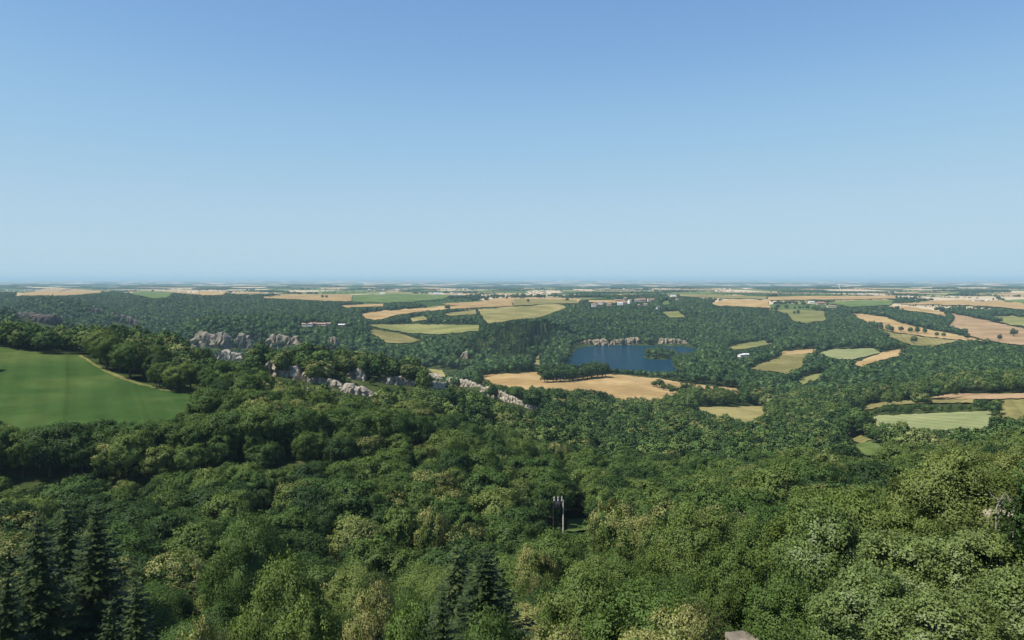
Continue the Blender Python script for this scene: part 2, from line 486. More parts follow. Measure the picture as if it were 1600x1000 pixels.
# ------------------------------------------------------------------ lake
def water_material():
    m, nt, out = new_mat("lake_water")
    p = N(nt, "ShaderNodeBsdfPrincipled")
    p.inputs["Base Color"].default_value = (0.004, 0.030, 0.052, 1)
    p.inputs["Roughness"].default_value = 0.12
    p.inputs["IOR"].default_value = 1.33
    p.inputs["Specular IOR Level"].default_value = 0.004
    tc = N(nt, "ShaderNodeTexCoord")
    nz = N(nt, "ShaderNodeTexNoise"); nz.inputs["Scale"].default_value = 0.35; nz.inputs["Detail"].default_value = 4
    nt.links.new(tc.outputs["Object"], nz.inputs["Vector"])
    b = N(nt, "ShaderNodeBump"); b.inputs["Strength"].default_value = 1.0; b.inputs["Distance"].default_value = 1.2
    nt.links.new(nz.outputs[0], b.inputs["Height"]); nt.links.new(b.outputs[0], p.inputs["Normal"])
    nt.links.new(p.outputs[0], out.inputs[0])
    return m
cx = np.mean([p[0] for p in LAKE]); cy = np.mean([p[1] for p in LAKE])
LW = [(p[0] + (p[0] - cx) * 0.06, p[1] + (p[1] - cy) * 0.06) for p in LAKE]
me = mesh_from("lake", [(x, y, WATER) for x, y in LW], [list(range(len(LW)))], [water_material()])
if me.polygons[0].normal.z < 0: me.flip_normals()
lake = link(bpy.data.objects.new("lake", me))
tag(lake, "deep blue lake in the wooded hollow below the village", None, None, "structure")

# ------------------------------------------------------------------ fields
FIELDS = [  # name, colour, outline in photo pixels, label
    ("green_field", 'green', [(-140, 536), (0, 543), (50, 551), (124, 556), (137, 565), (170, 583), (207, 598), (250, 609), (285, 616), (330, 622), (352, 628), (330, 660), (240, 700), (130, 700), (0, 700), (-140, 700)], "smooth bright green crop field between the hedges"),
    ("wheat_field", 'tan', [(18, 463), (70, 452), (112, 451.5), (84, 458), (80, 462.5), (50, 462)], "tan stubble field high on the plateau, nearest the corner of the gorge"),
    ("wheat_field", 'tan', [(84, 463), (82, 458.5), (115, 452), (155, 455), (158, 458), (120, 461)], "tan stubble field beside the corner field above the gorge"),
    ("green_meadow", 'meadow', [(204, 459), (222, 455), (270, 457), (262, 465), (240, 467)], "green meadow tipping over the gorge rim"),
    ("wheat_field", 'tan', [(238, 454.5), (355, 455.5), (350, 461), (320, 462), (285, 459)], "long tan field above the green rim meadow"),
    ("wheat_field", 'tan', [(360, 457), (405, 457), (420, 459), (370, 460)], "thin tan strip on the gorge rim"),
    ("wheat_field", 'tan', [(406, 466), (450, 460.5), (550, 461), (550, 471.5), (515, 471), (470, 468.5)], "broad tan wheat field on the plateau beside a green one"),
    ("green_meadow", 'meadow', [(551, 461.5), (620, 459.5), (705, 461), (690, 468), (640, 472), (600, 473.5), (551, 471.5)], "long green field on the plateau below white barns"),
    ("wheat_field", 'tan', [(530, 478), (600, 475), (602, 479), (540, 481)], "small tan field among woods below the plateau"),
    ("wheat_field", 'tan', [(563, 491), (590, 487), (660, 481.5), (745, 477.5), (752, 480.5), (700, 483), (655, 488), (620, 493), (585, 501), (572, 498)], "curved tan wheat field above the dark tree band"),
    ("dry_meadow", 'pale', [(640, 498), (662, 494), (668, 500), (645, 503)], "small pale meadow caught between tree bands"),
    ("dry_meadow", 'pale', [(690, 491.5), (742, 484.5), (745, 491), (705, 494)], "pale meadow between two dark tree bands"),
    ("dry_meadow", 'olive', [(573, 508), (640, 507), (750, 508.5), (748, 517), (690, 523), (640, 521), (600, 514)], "long pale olive meadow on the slope above the gorge"),
    ("dry_meadow", 'pale', [(576, 519), (586, 515.5), (620, 521), (657, 531.5), (640, 537), (608, 537)], "pale tongue of meadow pointing down into the gorge woods"),
    ("dry_meadow", 'pale', [(747, 484), (800, 480), (868, 475.5), (886, 480), (846, 496), (800, 501), (762, 506), (752, 495)], "pale mown field above the conifer slope"),
    ("wheat_field", 'tan', [(690, 475), (800, 468), (800, 479), (750, 481), (700, 477)], "tan strip field left of the pale strip near the village"),
    ("wheat_field", 'pale', [(802, 468), (900, 468.5), (905, 474), (862, 475), (802, 478)], "pale strip field left of the village"),
    ("wheat_field", 'tan', [(755, 586), (800, 584), (848, 581), (900, 588), (950, 585.5), (1025, 591), (1070, 600), (1150, 607), (1155, 617), (1130, 611), (1085, 608), (1066, 612), (1050, 622), (1022, 630), (975, 629), (920, 622), (880, 618), (845, 616), (800, 610), (755, 600)], "ripe golden wheat field in front of the lake"),
    ("dry_meadow", 'pale', [(1072, 635), (1130, 637), (1196, 634), (1199, 652), (1165, 668), (1135, 660), (1085, 645)], "pale clearing in the woods below the wheat field"),
    ("dry_meadow", 'pale', [(670, 577), (690, 579), (698, 590), (680, 588)], "tiny dry clearing behind the rocky ridge"),
    ("dry_meadow", 'olive', [(1138, 542), (1160, 537), (1208, 531), (1208, 537), (1165, 546), (1140, 547)], "thin meadow on the slope behind the white barn"),
    ("dry_meadow", 'pale', [(1165, 578), (1200, 565), (1222, 556), (1266, 553), (1256, 572), (1232, 585), (1200, 580)], "pale pasture sloping beside the lake woods"),
    ("wheat_field", 'tan', [(1221, 550), (1278, 545.5), (1267, 552.5), (1222, 556)], "narrow tan strip above the sloping pasture"),
    ("dry_meadow", 'mint', [(1278, 553), (1300, 546.5), (1366, 545), (1376, 552), (1352, 557), (1327, 563), (1300, 560)], "pale green mown field in the middle of the woods"),
    ("wheat_field", 'tan', [(1330, 570), (1360, 558), (1390, 548), (1430, 544.5), (1422, 551), (1395, 558), (1375, 564), (1345, 573)], "tan field edge trailing from the pale green mown field"),
    ("dry_meadow", 'olive', [(1246, 594), (1288, 581), (1282, 592), (1255, 601)], "small olive glade inside the lower woods"),
    ("dry_meadow", 'olive', [(1200, 484), (1250, 484), (1288, 487.5), (1290, 501), (1260, 506), (1240, 502), (1230, 490)], "olive pasture with a lone pair of trees"),
    ("wheat_field", 'tan', [(1325, 492), (1345, 490.5), (1380, 495.5), (1410, 506), (1450, 515.5), (1500, 525), (1540, 533.5), (1500, 531.5), (1450, 526.5), (1400, 519.5), (1362, 510), (1342, 504)], "curving tan wheat field lined by single trees"),
    ("dry_meadow", 'pale', [(1342, 505.5), (1400, 521), (1450, 528), (1500, 532.5), (1462, 541), (1425, 540), (1400, 531), (1360, 516)], "dry pasture below the line of single trees"),
    ("wheat_field", 'tan', [(1388, 478.5), (1420, 479.5), (1480, 489), (1478, 494.5), (1440, 488), (1396, 482.5)], "tan strip running between two tree belts"),
    ("stubble_field", 'pink', [(1480, 489), (1545, 502), (1680, 533), (1680, 548), (1560, 536), (1520, 527), (1478, 514), (1490, 502)], "large pinkish stubble field by the tree belts"),
    ("dry_meadow", 'olive', [(1545, 497), (1578, 493.5), (1680, 506), (1680, 520), (1580, 508), (1550, 501)], "olive meadow behind the pinkish stubble field"),
    ("wheat_field", 'tan', [(1200, 464.5), (1260, 463), (1400, 462.5), (1400, 467), (1300, 468.5), (1200, 469.5)], "long tan band field across the plateau"),
    ("green_meadow", 'meadow', [(1295, 474), (1340, 470), (1400, 470), (1392, 477), (1330, 480)], "green field behind the red roofed farm"),
    ("wheat_field", 'tan', [(1402, 476), (1480, 469), (1560, 470), (1680, 486), (1680, 494), (1560, 480), (1500, 477)], "tan rolling field near the plateau farm"),
    ("green_meadow", 'meadow', [(1562, 469.5), (1680, 466), (1680, 474), (1592, 474)], "green strip at the plateau edge beyond the farm"),
    ("wheat_field", 'tan', [(1110, 474.5), (1140, 468), (1200, 470), (1204, 482), (1170, 480), (1122, 478)], "tan field on the shoulder right of the village"),
    ("wheat_field", 'pale', [(1062, 460), (1120, 461), (1198, 464), (1198, 468), (1120, 466), (1062, 463)], "pale strip behind the village wood"),
    ("wheat_field", 'tan', [(919, 470), (970, 469.5), (985, 472.5), (940, 474), (920, 472.5)], "tan strip directly behind the village houses"),
    ("hay_field", 'mint', [(1353, 651), (1420, 648), (1549, 643), (1550, 684), (1400, 700), (1356, 680)], "pale mint hay field framed by hedges"),
    ("dry_meadow", 'pale', [(1566, 626), (1720, 620), (1720, 675), (1560, 664)], "dry pasture across the hedge from the hay field"),
    ("dry_meadow", 'pale', [(1345, 637), (1375, 629), (1440, 626), (1520, 624), (1520, 630), (1440, 631), (1380, 635), (1352, 642)], "narrow pale strip behind the hay field hedge"),
    ("stubble_field", 'pink', [(1440, 624), (1490, 615.5), (1560, 616), (1720, 612), (1720, 620), (1560, 624), (1520, 624)], "narrow pinkish soil strip behind the hay field hedge and its big tree"),
    ("dry_meadow", 'pale', [(1325, 676), (1345, 680), (1362, 688), (1345, 694), (1330, 688)], "small tan gap in the wood below the hay field"),
    ("green_meadow", 'meadow', [(1335, 695), (1362, 690), (1388, 702), (1380, 716), (1345, 710)], "small bright green glade below the hay field"),
    ("gravel_track", 'pale', [(833, 573), (836, 562), (840, 556), (843.5, 557), (843, 573)], "short pale track climbing the wooded bank left of the lake"),
    ("green_meadow", 'meadow', [(1033, 471.5), (1047, 470.5), (1046, 476), (1036, 477)], "small green meadow on the slope just right of the village"),
    ("dry_meadow", 'olive', [(1034, 488), (1060, 486.5), (1070, 496), (1046, 497)], "faint olive clearing in the wood below the village"),
    ("field_verge", 'olive', [(120, 557), (127, 556), (150, 570), (172, 582), (209, 596.5), (250, 608), (280, 614), (278, 615), (248, 610.3), (206, 600), (169, 585.5), (132, 563)], "dry grass verge along the upper edge of the green field"),
    ("bare_track", 'tan', [(-60, 655), (0, 661), (26, 671), (40, 690), (-60, 690)], "bare tan track at the near corner of the green field"),
    ("green_meadow", 'meadow', [(886, 814), (912, 811), (928, 816), (926, 828), (900, 831), (884, 831)], "small grassy clearing at the foot of the utility pole"),
]
VISIBLE = {  # where a hedge in front hides the near side of a field
    0: [(-140, 536), (0, 543), (50, 551), (124, 556), (137, 565), (170, 583), (207, 598), (250, 609), (285, 616), (322, 623), (290, 636), (240, 648), (180, 660), (130, 664), (75, 668), (0, 664), (-140, 664)],
    17: [(755, 586), (800, 584), (848, 581), (900, 588), (950, 585.5), (1025, 591), (1070, 600), (1150, 607), (1155, 615), (1130, 609), (1085, 606), (1066, 609), (1047, 620), (1020, 626), (975, 622), (920, 612), (880, 608), (845, 608), (800, 604), (755, 597)],
    39: [(1355, 652), (1420, 648.5), (1547, 644), (1547, 668), (1465, 671), (1430, 666), (1357, 660)],
    40: [(1568, 626), (1720, 620), (1720, 660), (1562, 654)],
    18: [(1074, 637), (1130, 638), (1194, 636), (1196, 650), (1165, 661), (1135, 651), (1085, 641)],
}
def densify(P, step=8.0):
    o = []
    for i in range(len(P)):
        a, b = P[i], P[(i + 1) % len(P)]
        n = max(1, int(math.hypot(b[0] - a[0], b[1] - a[1]) / step))
        o += [(a[0] + (b[0] - a[0]) * j / n, a[1] + (b[1] - a[1]) * j / n) for j in range(n)]
    return o
def soften(P, n=1):
    return smooth_poly(P, n)
FIELD_WORLD = []
for name, colr, poly, label in FIELDS:
    pp = densify(poly, 5.0)
    yr = max(p[1] for p in poly) - min(p[1] for p in poly)
    pp = [(x + 1.6 * float(vnoise(x / 7 + 3, y, 8)), y + min(1.0, yr * 0.05) * float(vnoise(x / 6, y / 3, 9))) for x, y in pp]
    X, Y = ground_hit([p[0] for p in pp], [p[1] for p in pp], 120.0)
    W = list(zip(X, Y))
    FIELD_WORLD.append(W)
    bm = bmesh.new()
    try:
        f = bm.faces.new([bm.verts.new((x, y, 0)) for x, y in W])
    except ValueError:
        bm.free(); continue
    bmesh.ops.triangulate(bm, faces=[f])
    ln = 26
    x0, x1, y0, y1 = X.min(), X.max(), Y.min(), Y.max()
    for i in range(1, ln):
        for co, no in (((x0 + (x1 - x0) * i / ln, 0, 0), (1, 0, 0)), ((0, y0 + (y1 - y0) * i / ln, 0), (0, 1, 0))):
            bmesh.ops.bisect_plane(bm, geom=bm.verts[:] + bm.edges[:] + bm.faces[:], plane_co=co, plane_no=no)
    vx = np.array([v.co.x for v in bm.verts]); vy = np.array([v.co.y for v in bm.verts])
    vz = Hxy(vx, vy) + (0.24 if name in ('field_verge', 'bare_track') else 0.12) + np.hypot(vx, vy) * 0.0005
    for v, z_ in zip(bm.verts, vz): v.co.z = z_
    bmesh.ops.recalc_face_normals(bm, faces=bm.faces[:])
    for f in bm.faces:
        if f.normal.z < 0: f.normal_flip()
        f.smooth = True
    me = bpy.data.meshes.new(name); bm.to_mesh(me); bm.free()
    me.materials.append(FIELD_MATS[colr])
    tag(link(bpy.data.objects.new(name, me)), label, None, None, "structure")

# the ground dips a little under each field sheet
fx_, fy_ = GX.ravel(), GY.ravel()
low = np.zeros(fx_.shape)
for W in FIELD_WORLD:
    a, b = np.array(W).min(0), np.array(W).max(0)
    m_ = np.nonzero((fx_ > a[0]) & (fx_ < b[0]) & (fy_ > a[1]) & (fy_ < b[1]))[0]
    if len(m_):
        m_ = m_[pip(fx_[m_], fy_[m_], W)]
        low[m_] = np.maximum(low[m_], np.minimum(0.5 + np.hypot(fx_[m_], fy_[m_]) * 0.0012, 5))
ZM = ZG - low.reshape(ZG.shape)
# terrain mesh
V = np.stack([GX, GY, ZM], axis=-1).reshape(-1, 3)
ii, jj = np.meshgrid(np.arange(_naz - 1), np.arange(_nr - 1), indexing='ij')
q = np.stack([ii * _nr + jj, ii * _nr + jj + 1, (ii + 1) * _nr + jj + 1, (ii + 1) * _nr + jj], axis=-1).reshape(-1, 4)
q = q[:, ::-1]
V = np.concatenate([V, [[0, 0, -9.0]]])
capf = np.array([[i * _nr, (i + 1) * _nr, len(V) - 1, len(V) - 1] for i in range(_naz - 1)])

mt, nt, out = new_mat("land")
at = N(nt, "ShaderNodeAttribute", attribute_type='GEOMETRY', attribute_name='farmland')
tc = N(nt, "ShaderNodeTexCoord")
# fields of the far plain: cells of crop colours
mp = N(nt, "ShaderNodeMapping"); mp.inputs["Scale"].default_value = (0.0036, 0.0017, 0.0)
nzw = N(nt, "ShaderNodeTexNoise"); nzw.inputs["Scale"].default_value = 0.002
nt.links.new(tc.outputs["Object"], mp.inputs[0])
vo = N(nt, "ShaderNodeTexVoronoi"); vo.inputs["Scale"].default_value = 1.0; vo.inputs["Randomness"].default_value = 0.9
nt.links.new(mp.outputs[0], vo.inputs["Vector"])
sx = N(nt, "ShaderNodeSeparateColor")
nt.links.new(vo.outputs["Color"], sx.inputs[0])
fr = ramp(nt, [(0.0, (0.075, 0.11, 0.035)), (0.17, (0.036, 0.062, 0.02)), (0.34, (0.31, 0.22, 0.12)), (0.58, (0.10, 0.13, 0.045)), (0.68, (0.42, 0.34, 0.23)), (0.9, (0.19, 0.175, 0.075))], 'CONSTANT')
nt.links.new(sx.outputs[0], fr.inputs[0])
# woodland floor
nf = N(nt, "ShaderNodeTexNoise"); nf.inputs["Scale"].default_value = 0.09; nf.inputs["Detail"].default_value = 7
nt.links.new(tc.outputs["Object"], nf.inputs["Vector"])
ff = ramp(nt, [(0.35, (0.022, 0.032, 0.012)), (0.6, (0.045, 0.062, 0.02)), (0.75, (0.09, 0.085, 0.045))])
nt.links.new(nf.outputs[0], ff.inputs[0])
mx = N(nt, "ShaderNodeMixRGB")
nt.links.new(at.outputs["Fac"], mx.inputs[0]); nt.links.new(ff.outputs[0], mx.inputs[1]); nt.links.new(fr.outputs[0], mx.inputs[2])
df = N(nt, "ShaderNodeBsdfDiffuse")
nt.links.new(mx.outputs[0], df.inputs[0]); nt.links.new(df.outputs[0], out.inputs[0])

me = bpy.data.meshes.new("ground")
fl = [list(map(int, f[:3])) for f in capf]
me = mesh_from("ground", V, q, [mt], smooth=True)
fa_ = me.attributes.new("farmland", 'FLOAT', 'POINT')
farm = np.where(GY > 100, farmed(GX, GY, ZG), rad > 2300).astype(float).reshape(-1)
fa_.data.foreach_set("value", np.concatenate([farm, [0]]).astype(np.float32))
ground = link(bpy.data.objects.new("ground", me))
tag(ground, "wooded hills, gorge and farmed plateau reaching to the horizon", None, None, "structure")

# ------------------------------------------------------------------ rocks
KEEP_CLEAR = []       # photo outlines that no tree top may cover
def rock_wall(name, pts, mat, label, Yfix=None, rough=1.0, clear=True, seed=0, nu_per_m=0.7):
    """pts: (x, top row, base row) along the face"""
    xs = np.array([p[0] for p in pts], float); yt = np.array([p[1] for p in pts], float); yb = np.array([p[2] for p in pts], float)
    X, Y = ground_hit(xs, yb, 120.0)
    Y = np.full_like(Y, np.median(Y)) * 0.6 + 0.4 * Y if Yfix is None else np.full_like(Y, Yfix)
    X = (xs - 800) / F * Y
    zb = -Y * (yb - HOR) / F; zt = -Y * (yt - HOR) / F
    L = np.concatenate([[0], np.cumsum(np.hypot(np.diff(X), np.diff(Y)))])
    hmax = float(np.max(zt - zb))
    nu = int(np.clip(L[-1] * nu_per_m * 1.8, 24, 140)); nv = 9
    s = np.linspace(0, L[-1], nu)
    bx, by, bz, tz = (np.interp(s, L, a) for a in (X, Y, zb, zt))
    base_s = min(2.5, hmax * 0.4)
    blk = np.abs(vnoise(s / (hmax * 0.55 + 0.5), s * 0 + seed, 31 + seed))
    crack = np.where(vnoise(s / (hmax * 0.3 + 0.3), s * 0 + 3.1, 77 + seed) > 0.45, 1.0, 0.0)
    tz = tz + hmax * 0.13 * vnoise(s / (hmax * 0.5 + 0.4), s * 0, 41 + seed) * rough - crack * hmax * 0.10
    endf = np.clip(np.minimum(s, L[-1] - s) / (hmax * 0.35 + 0.1), 0, 1) ** 0.5
    tz = bz + (tz - bz) * (0.25 + 0.75 * endf)
    depth = hmax * 0.9 + 2.0
    V, Fc = [], []
    prof = [(0.0, -0.35), (0.0, 0.0), (0.02, 0.3), (0.06, 0.58), (0.13, 0.82), (0.28, 0.97), (0.55, 1.03), (0.85, 0.9), (1.0, 0.4), (1.1, -0.3)]
    for i in range(nu):
        for j, (d, h) in enumerate(prof):
            hh = tz[i] - bz[i]
            n = vnoise(s[i] / (hmax * 0.25 + 0.3) + 0.1, h * 3.1, 51 + seed) + 0.6 * vnoise(s[i] / (hmax * 0.1 + 0.15), h * 7.3, 52 + seed)
            dd = d * depth + (0.5 - blk[i]) * hmax * 0.35 * rough * (1 - d) + n * hmax * 0.13 * rough + crack[i] * hmax * 0.28 * (1 - d)
            nh = vnoise(s[i] / (hmax * 0.3 + 0.3), h * 4.0 + 9, 53 + seed)
            V.append((bx[i] + n * 0.1 * hmax, by[i] + dd, bz[i] + h * hh + nh * hh * 0.07 * rough))
    k = len(prof)
    for i in range(nu - 1):
        for j in range(k - 1):
            Fc.append([i * k + j, (i + 1) * k + j, (i + 1) * k + j + 1, i * k + j + 1])
    Fc.append([j for j in range(k)][::-1]); Fc.append([(nu - 1) * k + j for j in range(k)])
    V = np.array(V); org = np.array([bx.mean(), by.mean(), bz.min()])
    me = mesh_from(name, V - org, Fc, [mat])
    o = link(bpy.data.objects.new(name, me)); o.location = org
    tag(o, label, "rock", "rock faces")
    if clear:
        KEEP_CLEAR.append(([(x, a - 1) for x, a in zip(xs, yt)] + [(x, a - (a - b_) * 0.08) for x, a, b_ in list(zip(xs, yb, yt))[::-1]], float(Y.mean())))
    return o

rock_wall("rock_outcrop", [(414, 563, 580), (425, 564, 588), (440, 568, 592), (455, 574, 592), (470, 580, 594)], M_ROCK, "tall pale cliff band at the high end of the rocky ridge", seed=1)
rock_wall("rock_outcrop", [(470, 582, 594), (482, 585, 599), (497, 589, 600), (512, 594, 602)], M_ROCK, "pale rock step just below the tallest ridge cliff", seed=2)
rock_wall("rock_outcrop", [(532, 600, 613), (548, 603, 617), (565, 607, 617), (582, 612, 618)], M_ROCK, "low broken rock band behind the grey bush on the ridge", seed=3)
rock_wall("rock_outcrop", [(541, 578, 590), (552, 577, 593), (562, 578, 594), (570, 583, 595)], M_ROCK, "rounded boulder knob above the low rock band", seed=4)
rock_wall("rock_outcrop", [(590, 587, 595), (602, 588, 604), (616, 590, 605), (632, 591, 601), (652, 598, 605)], M_ROCK, "pale rock wedge in the middle of the ridge", seed=5)
rock_wall("rock_outcrop", [(667, 584, 590), (678, 584, 592), (692, 588, 594)], M_ROCK, "small rock next to the dry clearing on the ridge", seed=6)
rock_wall("rock_outcrop", [(694, 590, 599), (715, 592, 603), (735, 597, 609), (754, 603, 612)], M_ROCK, "long flat rock rib descending the ridge", seed=7)
rock_wall("rock_outcrop", [(750, 604, 612), (772, 608, 620), (790, 615, 628), (806, 623, 634), (822, 630, 638)], M_ROCK, "lowest rock rib where the ridge dips into the woods", seed=8)
rock_wall("rock_outcrop", [(334, 550, 559), (348, 547, 562), (362, 548, 564), (379, 555, 564)], M_ROCK, "grey rock knob showing among trees above the green field", seed=9)
rock_wall("cliff", [(294, 530, 541), (305, 522, 543), (318, 520, 544), (335, 522, 545), (355, 523, 545), (359, 526, 545)], M_ROCK_FAR, "broad grey cliff standing over the gorge", seed=10, nu_per_m=0.6)
rock_wall("cliff", [(362, 527, 541), (372, 524, 545), (384, 523, 545), (393, 527, 543)], M_ROCK_FAR, "grey cliff block beside the broad gorge cliff", seed=11, nu_per_m=0.6)
rock_wall("cliff", [(416, 526, 538), (425, 522, 543), (436, 523, 544), (448, 527, 542), (470, 528, 540)], M_ROCK_FAR, "fluted grey cliff below the farm", seed=12, nu_per_m=0.6)
rock_wall("cliff", [(508, 530, 540), (517, 527, 546), (527, 528, 547)], M_ROCK_FAR, "small pale cliff face below the farm pasture", seed=13)
rock_wall("cliff", [(28, 489, 494), (48, 490, 503), (62, 492, 509), (80, 494, 509), (95, 499, 507)], M_ROCK_DARK, "dark cliff on the near wooded spur of the gorge", seed=14, nu_per_m=0.6)
rock_wall("cliff", [(142, 480, 487), (152, 481, 491), (162, 485, 492)], M_ROCK_DARK, "small brown cliff high on the far gorge side", seed=15)
rock_wall("cliff", [(168, 489, 496), (185, 491, 503), (200, 496, 507), (218, 503, 510)], M_ROCK_DARK, "long brown cliff band lower on the far gorge side", seed=16)
rock_wall("quarry_face", [(893, 541, 547), (905, 536, 546), (920, 531.5, 543), (935, 530, 541), (952, 530, 540)], M_QUARRY, "sunlit tan quarry bank sloping to the lake", Yfix=1385, seed=17, nu_per_m=0.35)
rock_wall("quarry_face", [(954, 531, 538), (970, 529, 538), (985, 528, 538), (1002, 529, 538)], M_QUARRY, "sunlit quarry face in the middle of the lake shore", Yfix=1396, seed=18, nu_per_m=0.35)
rock_wall("quarry_face", [(1030, 529, 537), (1045, 528.5, 537), (1060, 530, 538), (1075, 534, 539)], M_QUARRY, "half hidden quarry face at the far end of the lake", Yfix=1392, seed=19, nu_per_m=0.35)
rock_wall("rock_outcrop", [(508, 592, 600), (517, 594, 604), (527, 597, 606), (536, 601, 607)], M_ROCK, "small rock link between the ridge step and the broken band", seed=21)
rock_wall("rock_outcrop", [(650, 597, 603), (662, 596, 606), (680, 597, 606), (698, 599, 606)], M_ROCK, "low weathered slab between the rock wedge and the long rib", seed=22)
rock_wall("rock_outcrop", [(820, 631, 637), (835, 634, 641), (852, 639, 645)], M_ROCK, "last pale slab at the foot of the descending rib", seed=23)
rock_wall("rock_outcrop", [(718, 552, 560), (727, 549, 561), (735, 553, 560)], M_ROCK_FAR, "reddish scree patch in the woods under the conifer slope", seed=20)

def boulder(name, x, y, Y, w, h, label, seed, mat=M_ROCK):
    bm = bmesh.new()
    bmesh.ops.create_icosphere(bm, subdivisions=4, radius=1)
    for v in bm.verts:
        c = v.co
        n = vnoise(c.x * 1.3 + c.z, c.y * 1.3 + seed, seed) * 0.28 + vnoise(c.x * 3.1 - c.z * 2, c.y * 3.1 + c.z * 2.2, seed + 2) * 0.14 + vnoise(c.x * 8 + c.z * 5, c.y * 8 - c.z * 4, seed + 4) * 0.05
        s_ = max(abs(c.x), abs(c.y), abs(c.z)) ** -0.45
        v.co = c * (s_ + float(n))
        v.co.x *= w / 2; v.co.y *= w / 2.4; v.co.z *= h / 2
    me = bpy.data.meshes.new(name); bm.to_mesh(me); bm.free()
    me.materials.append(mat)
    o = link(bpy.data.objects.new(name, me))
    o.location = px_at(x, Y, y)
    tag(o, label, "boulder")
    return o
boulder("boulder", 1567, 815, 58, 2.4, 1.7, "grey boulder poking out beside the big yellow-green tree", 3)
boulder("boulder", 1163, 1005, 41, 2.0, 0.75, "flat pale boulder at the very bottom edge", 8, M_ROCK_FAR)
KEEP_CLEAR.append(([(1550, 802), (1590, 802), (1590, 826), (1550, 826)], 58.0))
KEEP_CLEAR.append(([(1140, 984), (1190, 984), (1190, 1010), (1140, 1010)], 41.0))

# ------------------------------------------------------------------ buildings
M_WHITE = simple_mat("white_render", (0.74, 0.71, 0.65), 0.8, (0.8, 0.06))
M_STONE = simple_mat("stone_wall", (0.31, 0.26, 0.20), 0.9, (1.2, 0.18))
M_CREAM = simple_mat("cream_render", (0.46, 0.39, 0.30), 0.85, (0.8, 0.08))
M_TILE = simple_mat("red_roof_tiles", (0.25, 0.135, 0.095), 0.85, (1.5, 0.2))
M_TILE2 = simple_mat("faded_roof_tiles", (0.30, 0.205, 0.155), 0.85, (1.5, 0.2))
M_METAL = simple_mat("pale_metal_roof", (0.52, 0.53, 0.53), 0.5, (0.8, 0.06))
M_SHUT = simple_mat("dark_window", (0.03, 0.035, 0.04), 0.25)
M_SHUTTER = simple_mat("brown_door", (0.12, 0.08, 0.05), 0.7)

def box_mesh(name, x0, x1, y0, y1, z0, z1, mat):
    V = [(x, y, z) for z in (z0, z1) for x, y in ((x0, y0), (x1, y0), (x1, y1), (x0, y1))]
    Fc = [[3, 2, 1, 0], [4, 5, 6, 7], [0, 1, 5, 4], [1, 2, 6, 5], [2, 3, 7, 6], [3, 0, 4, 7]]
    return mesh_from(name, V, Fc, [mat])

HOUSE_PX = []
def house(x, y, w, d, h, rh, rz, wall, roof, label, kind="house", wins=3, chimney=True, group=None, Yfix=None):
    X, Y = ground_hit([x], [y], 400.0)
    X, Y = float(X[0]), float(Y[0])
    if Yfix: X, Y = (x - 800) / F * Yfix, Yfix
    w, d, h, rh = w * 1.0, d * 1.0, h * 1.15, rh * 0.9
    z = -Y * (y - HOR) / F
    zg = float(Hxy(X, Y))
    e = empty(kind, (X, Y, zg - 0.3), rz)
    up = max(0.0, z - zg) if abs(z - zg) < 6 else 0
    hb = h + up + 0.3
    # walls with gables (one closed body)
    V = [(-w/2, -d/2, 0), (w/2, -d/2, 0), (w/2, d/2, 0), (-w/2, d/2, 0), (-w/2, -d/2, hb), (w/2, -d/2, hb), (w/2, d/2, hb), (-w/2, d/2, hb), (-w/2, 0, hb + rh), (w/2, 0, hb + rh)]
    Fc = [[3, 2, 1, 0], [0, 1, 5, 4], [2, 3, 7, 6], [1, 2, 6, 9, 5], [3, 0, 4, 8, 7], [4, 5, 9, 8], [6, 7, 8, 9]]
    link(bpy.data.objects.new("wall", mesh_from("wall", V, Fc, [wall])), e)
    ov, th = 0.45, 0.22
    sl = rh / (d / 2)
    ye = d / 2 + ov; ze = hb - ov * sl
    V = []
    for xx in (-w/2 - ov, w/2 + ov):
        V += [(xx, -ye, ze + 0.04), (xx, 0, hb + rh + 0.04), (xx, ye, ze + 0.04), (xx, -ye, ze + th), (xx, 0, hb + rh + th + 0.06), (xx, ye, ze + th)]
    Fc = [[0, 1, 4, 3], [1, 2, 5, 4], [9, 10, 7, 6], [10, 11, 8, 7], [3, 4, 10, 9], [4, 5, 11, 10], [1, 0, 6, 7], [2, 1, 7, 8], [0, 3, 9, 6], [5, 2, 8, 11]]
    r = link(bpy.data.objects.new("roof", mesh_from("roof", V, Fc, [roof])), e)
    if chimney:
        c = box_mesh("chimney", w * 0.27, w * 0.27 + 0.8, -0.4, 0.4, hb + rh - 0.5, hb + rh + 1.1, wall)
        link(bpy.data.objects.new("chimney", c), r)
    for i in range(wins):
        xx = -w / 2 + w * (i + 0.8) / (wins + 0.6)
        if i == wins // 2:
            link(bpy.data.objects.new("door", box_mesh("door", xx - 0.6, xx + 0.6, -d/2 - 0.06, -d/2 + 0.1, 0.3 + up, 2.5 + up, M_SHUTTER)), e)
        else:
            link(bpy.data.objects.new("window", box_mesh("window", xx - 0.5, xx + 0.5, -d/2 - 0.06, -d/2 + 0.1, hb - 1.9, hb - 0.6, M_SHUT)), e)
    tag(e, label, "house" if kind == "house" else kind.split("_")[-1], group)
    half = max(w, d) * 0.62 * F / Y
    HOUSE_PX.append((x, y, half, (hb + rh) * F / Y))
    KEEP_CLEAR.append(([(x - half, y - 0.3), (x + half, y - 0.3), (x + half, y - (h + rh) * F / Y), (x - half, y - (h + rh) * F / Y)], Y))
    return e
G = "village houses above the lake"
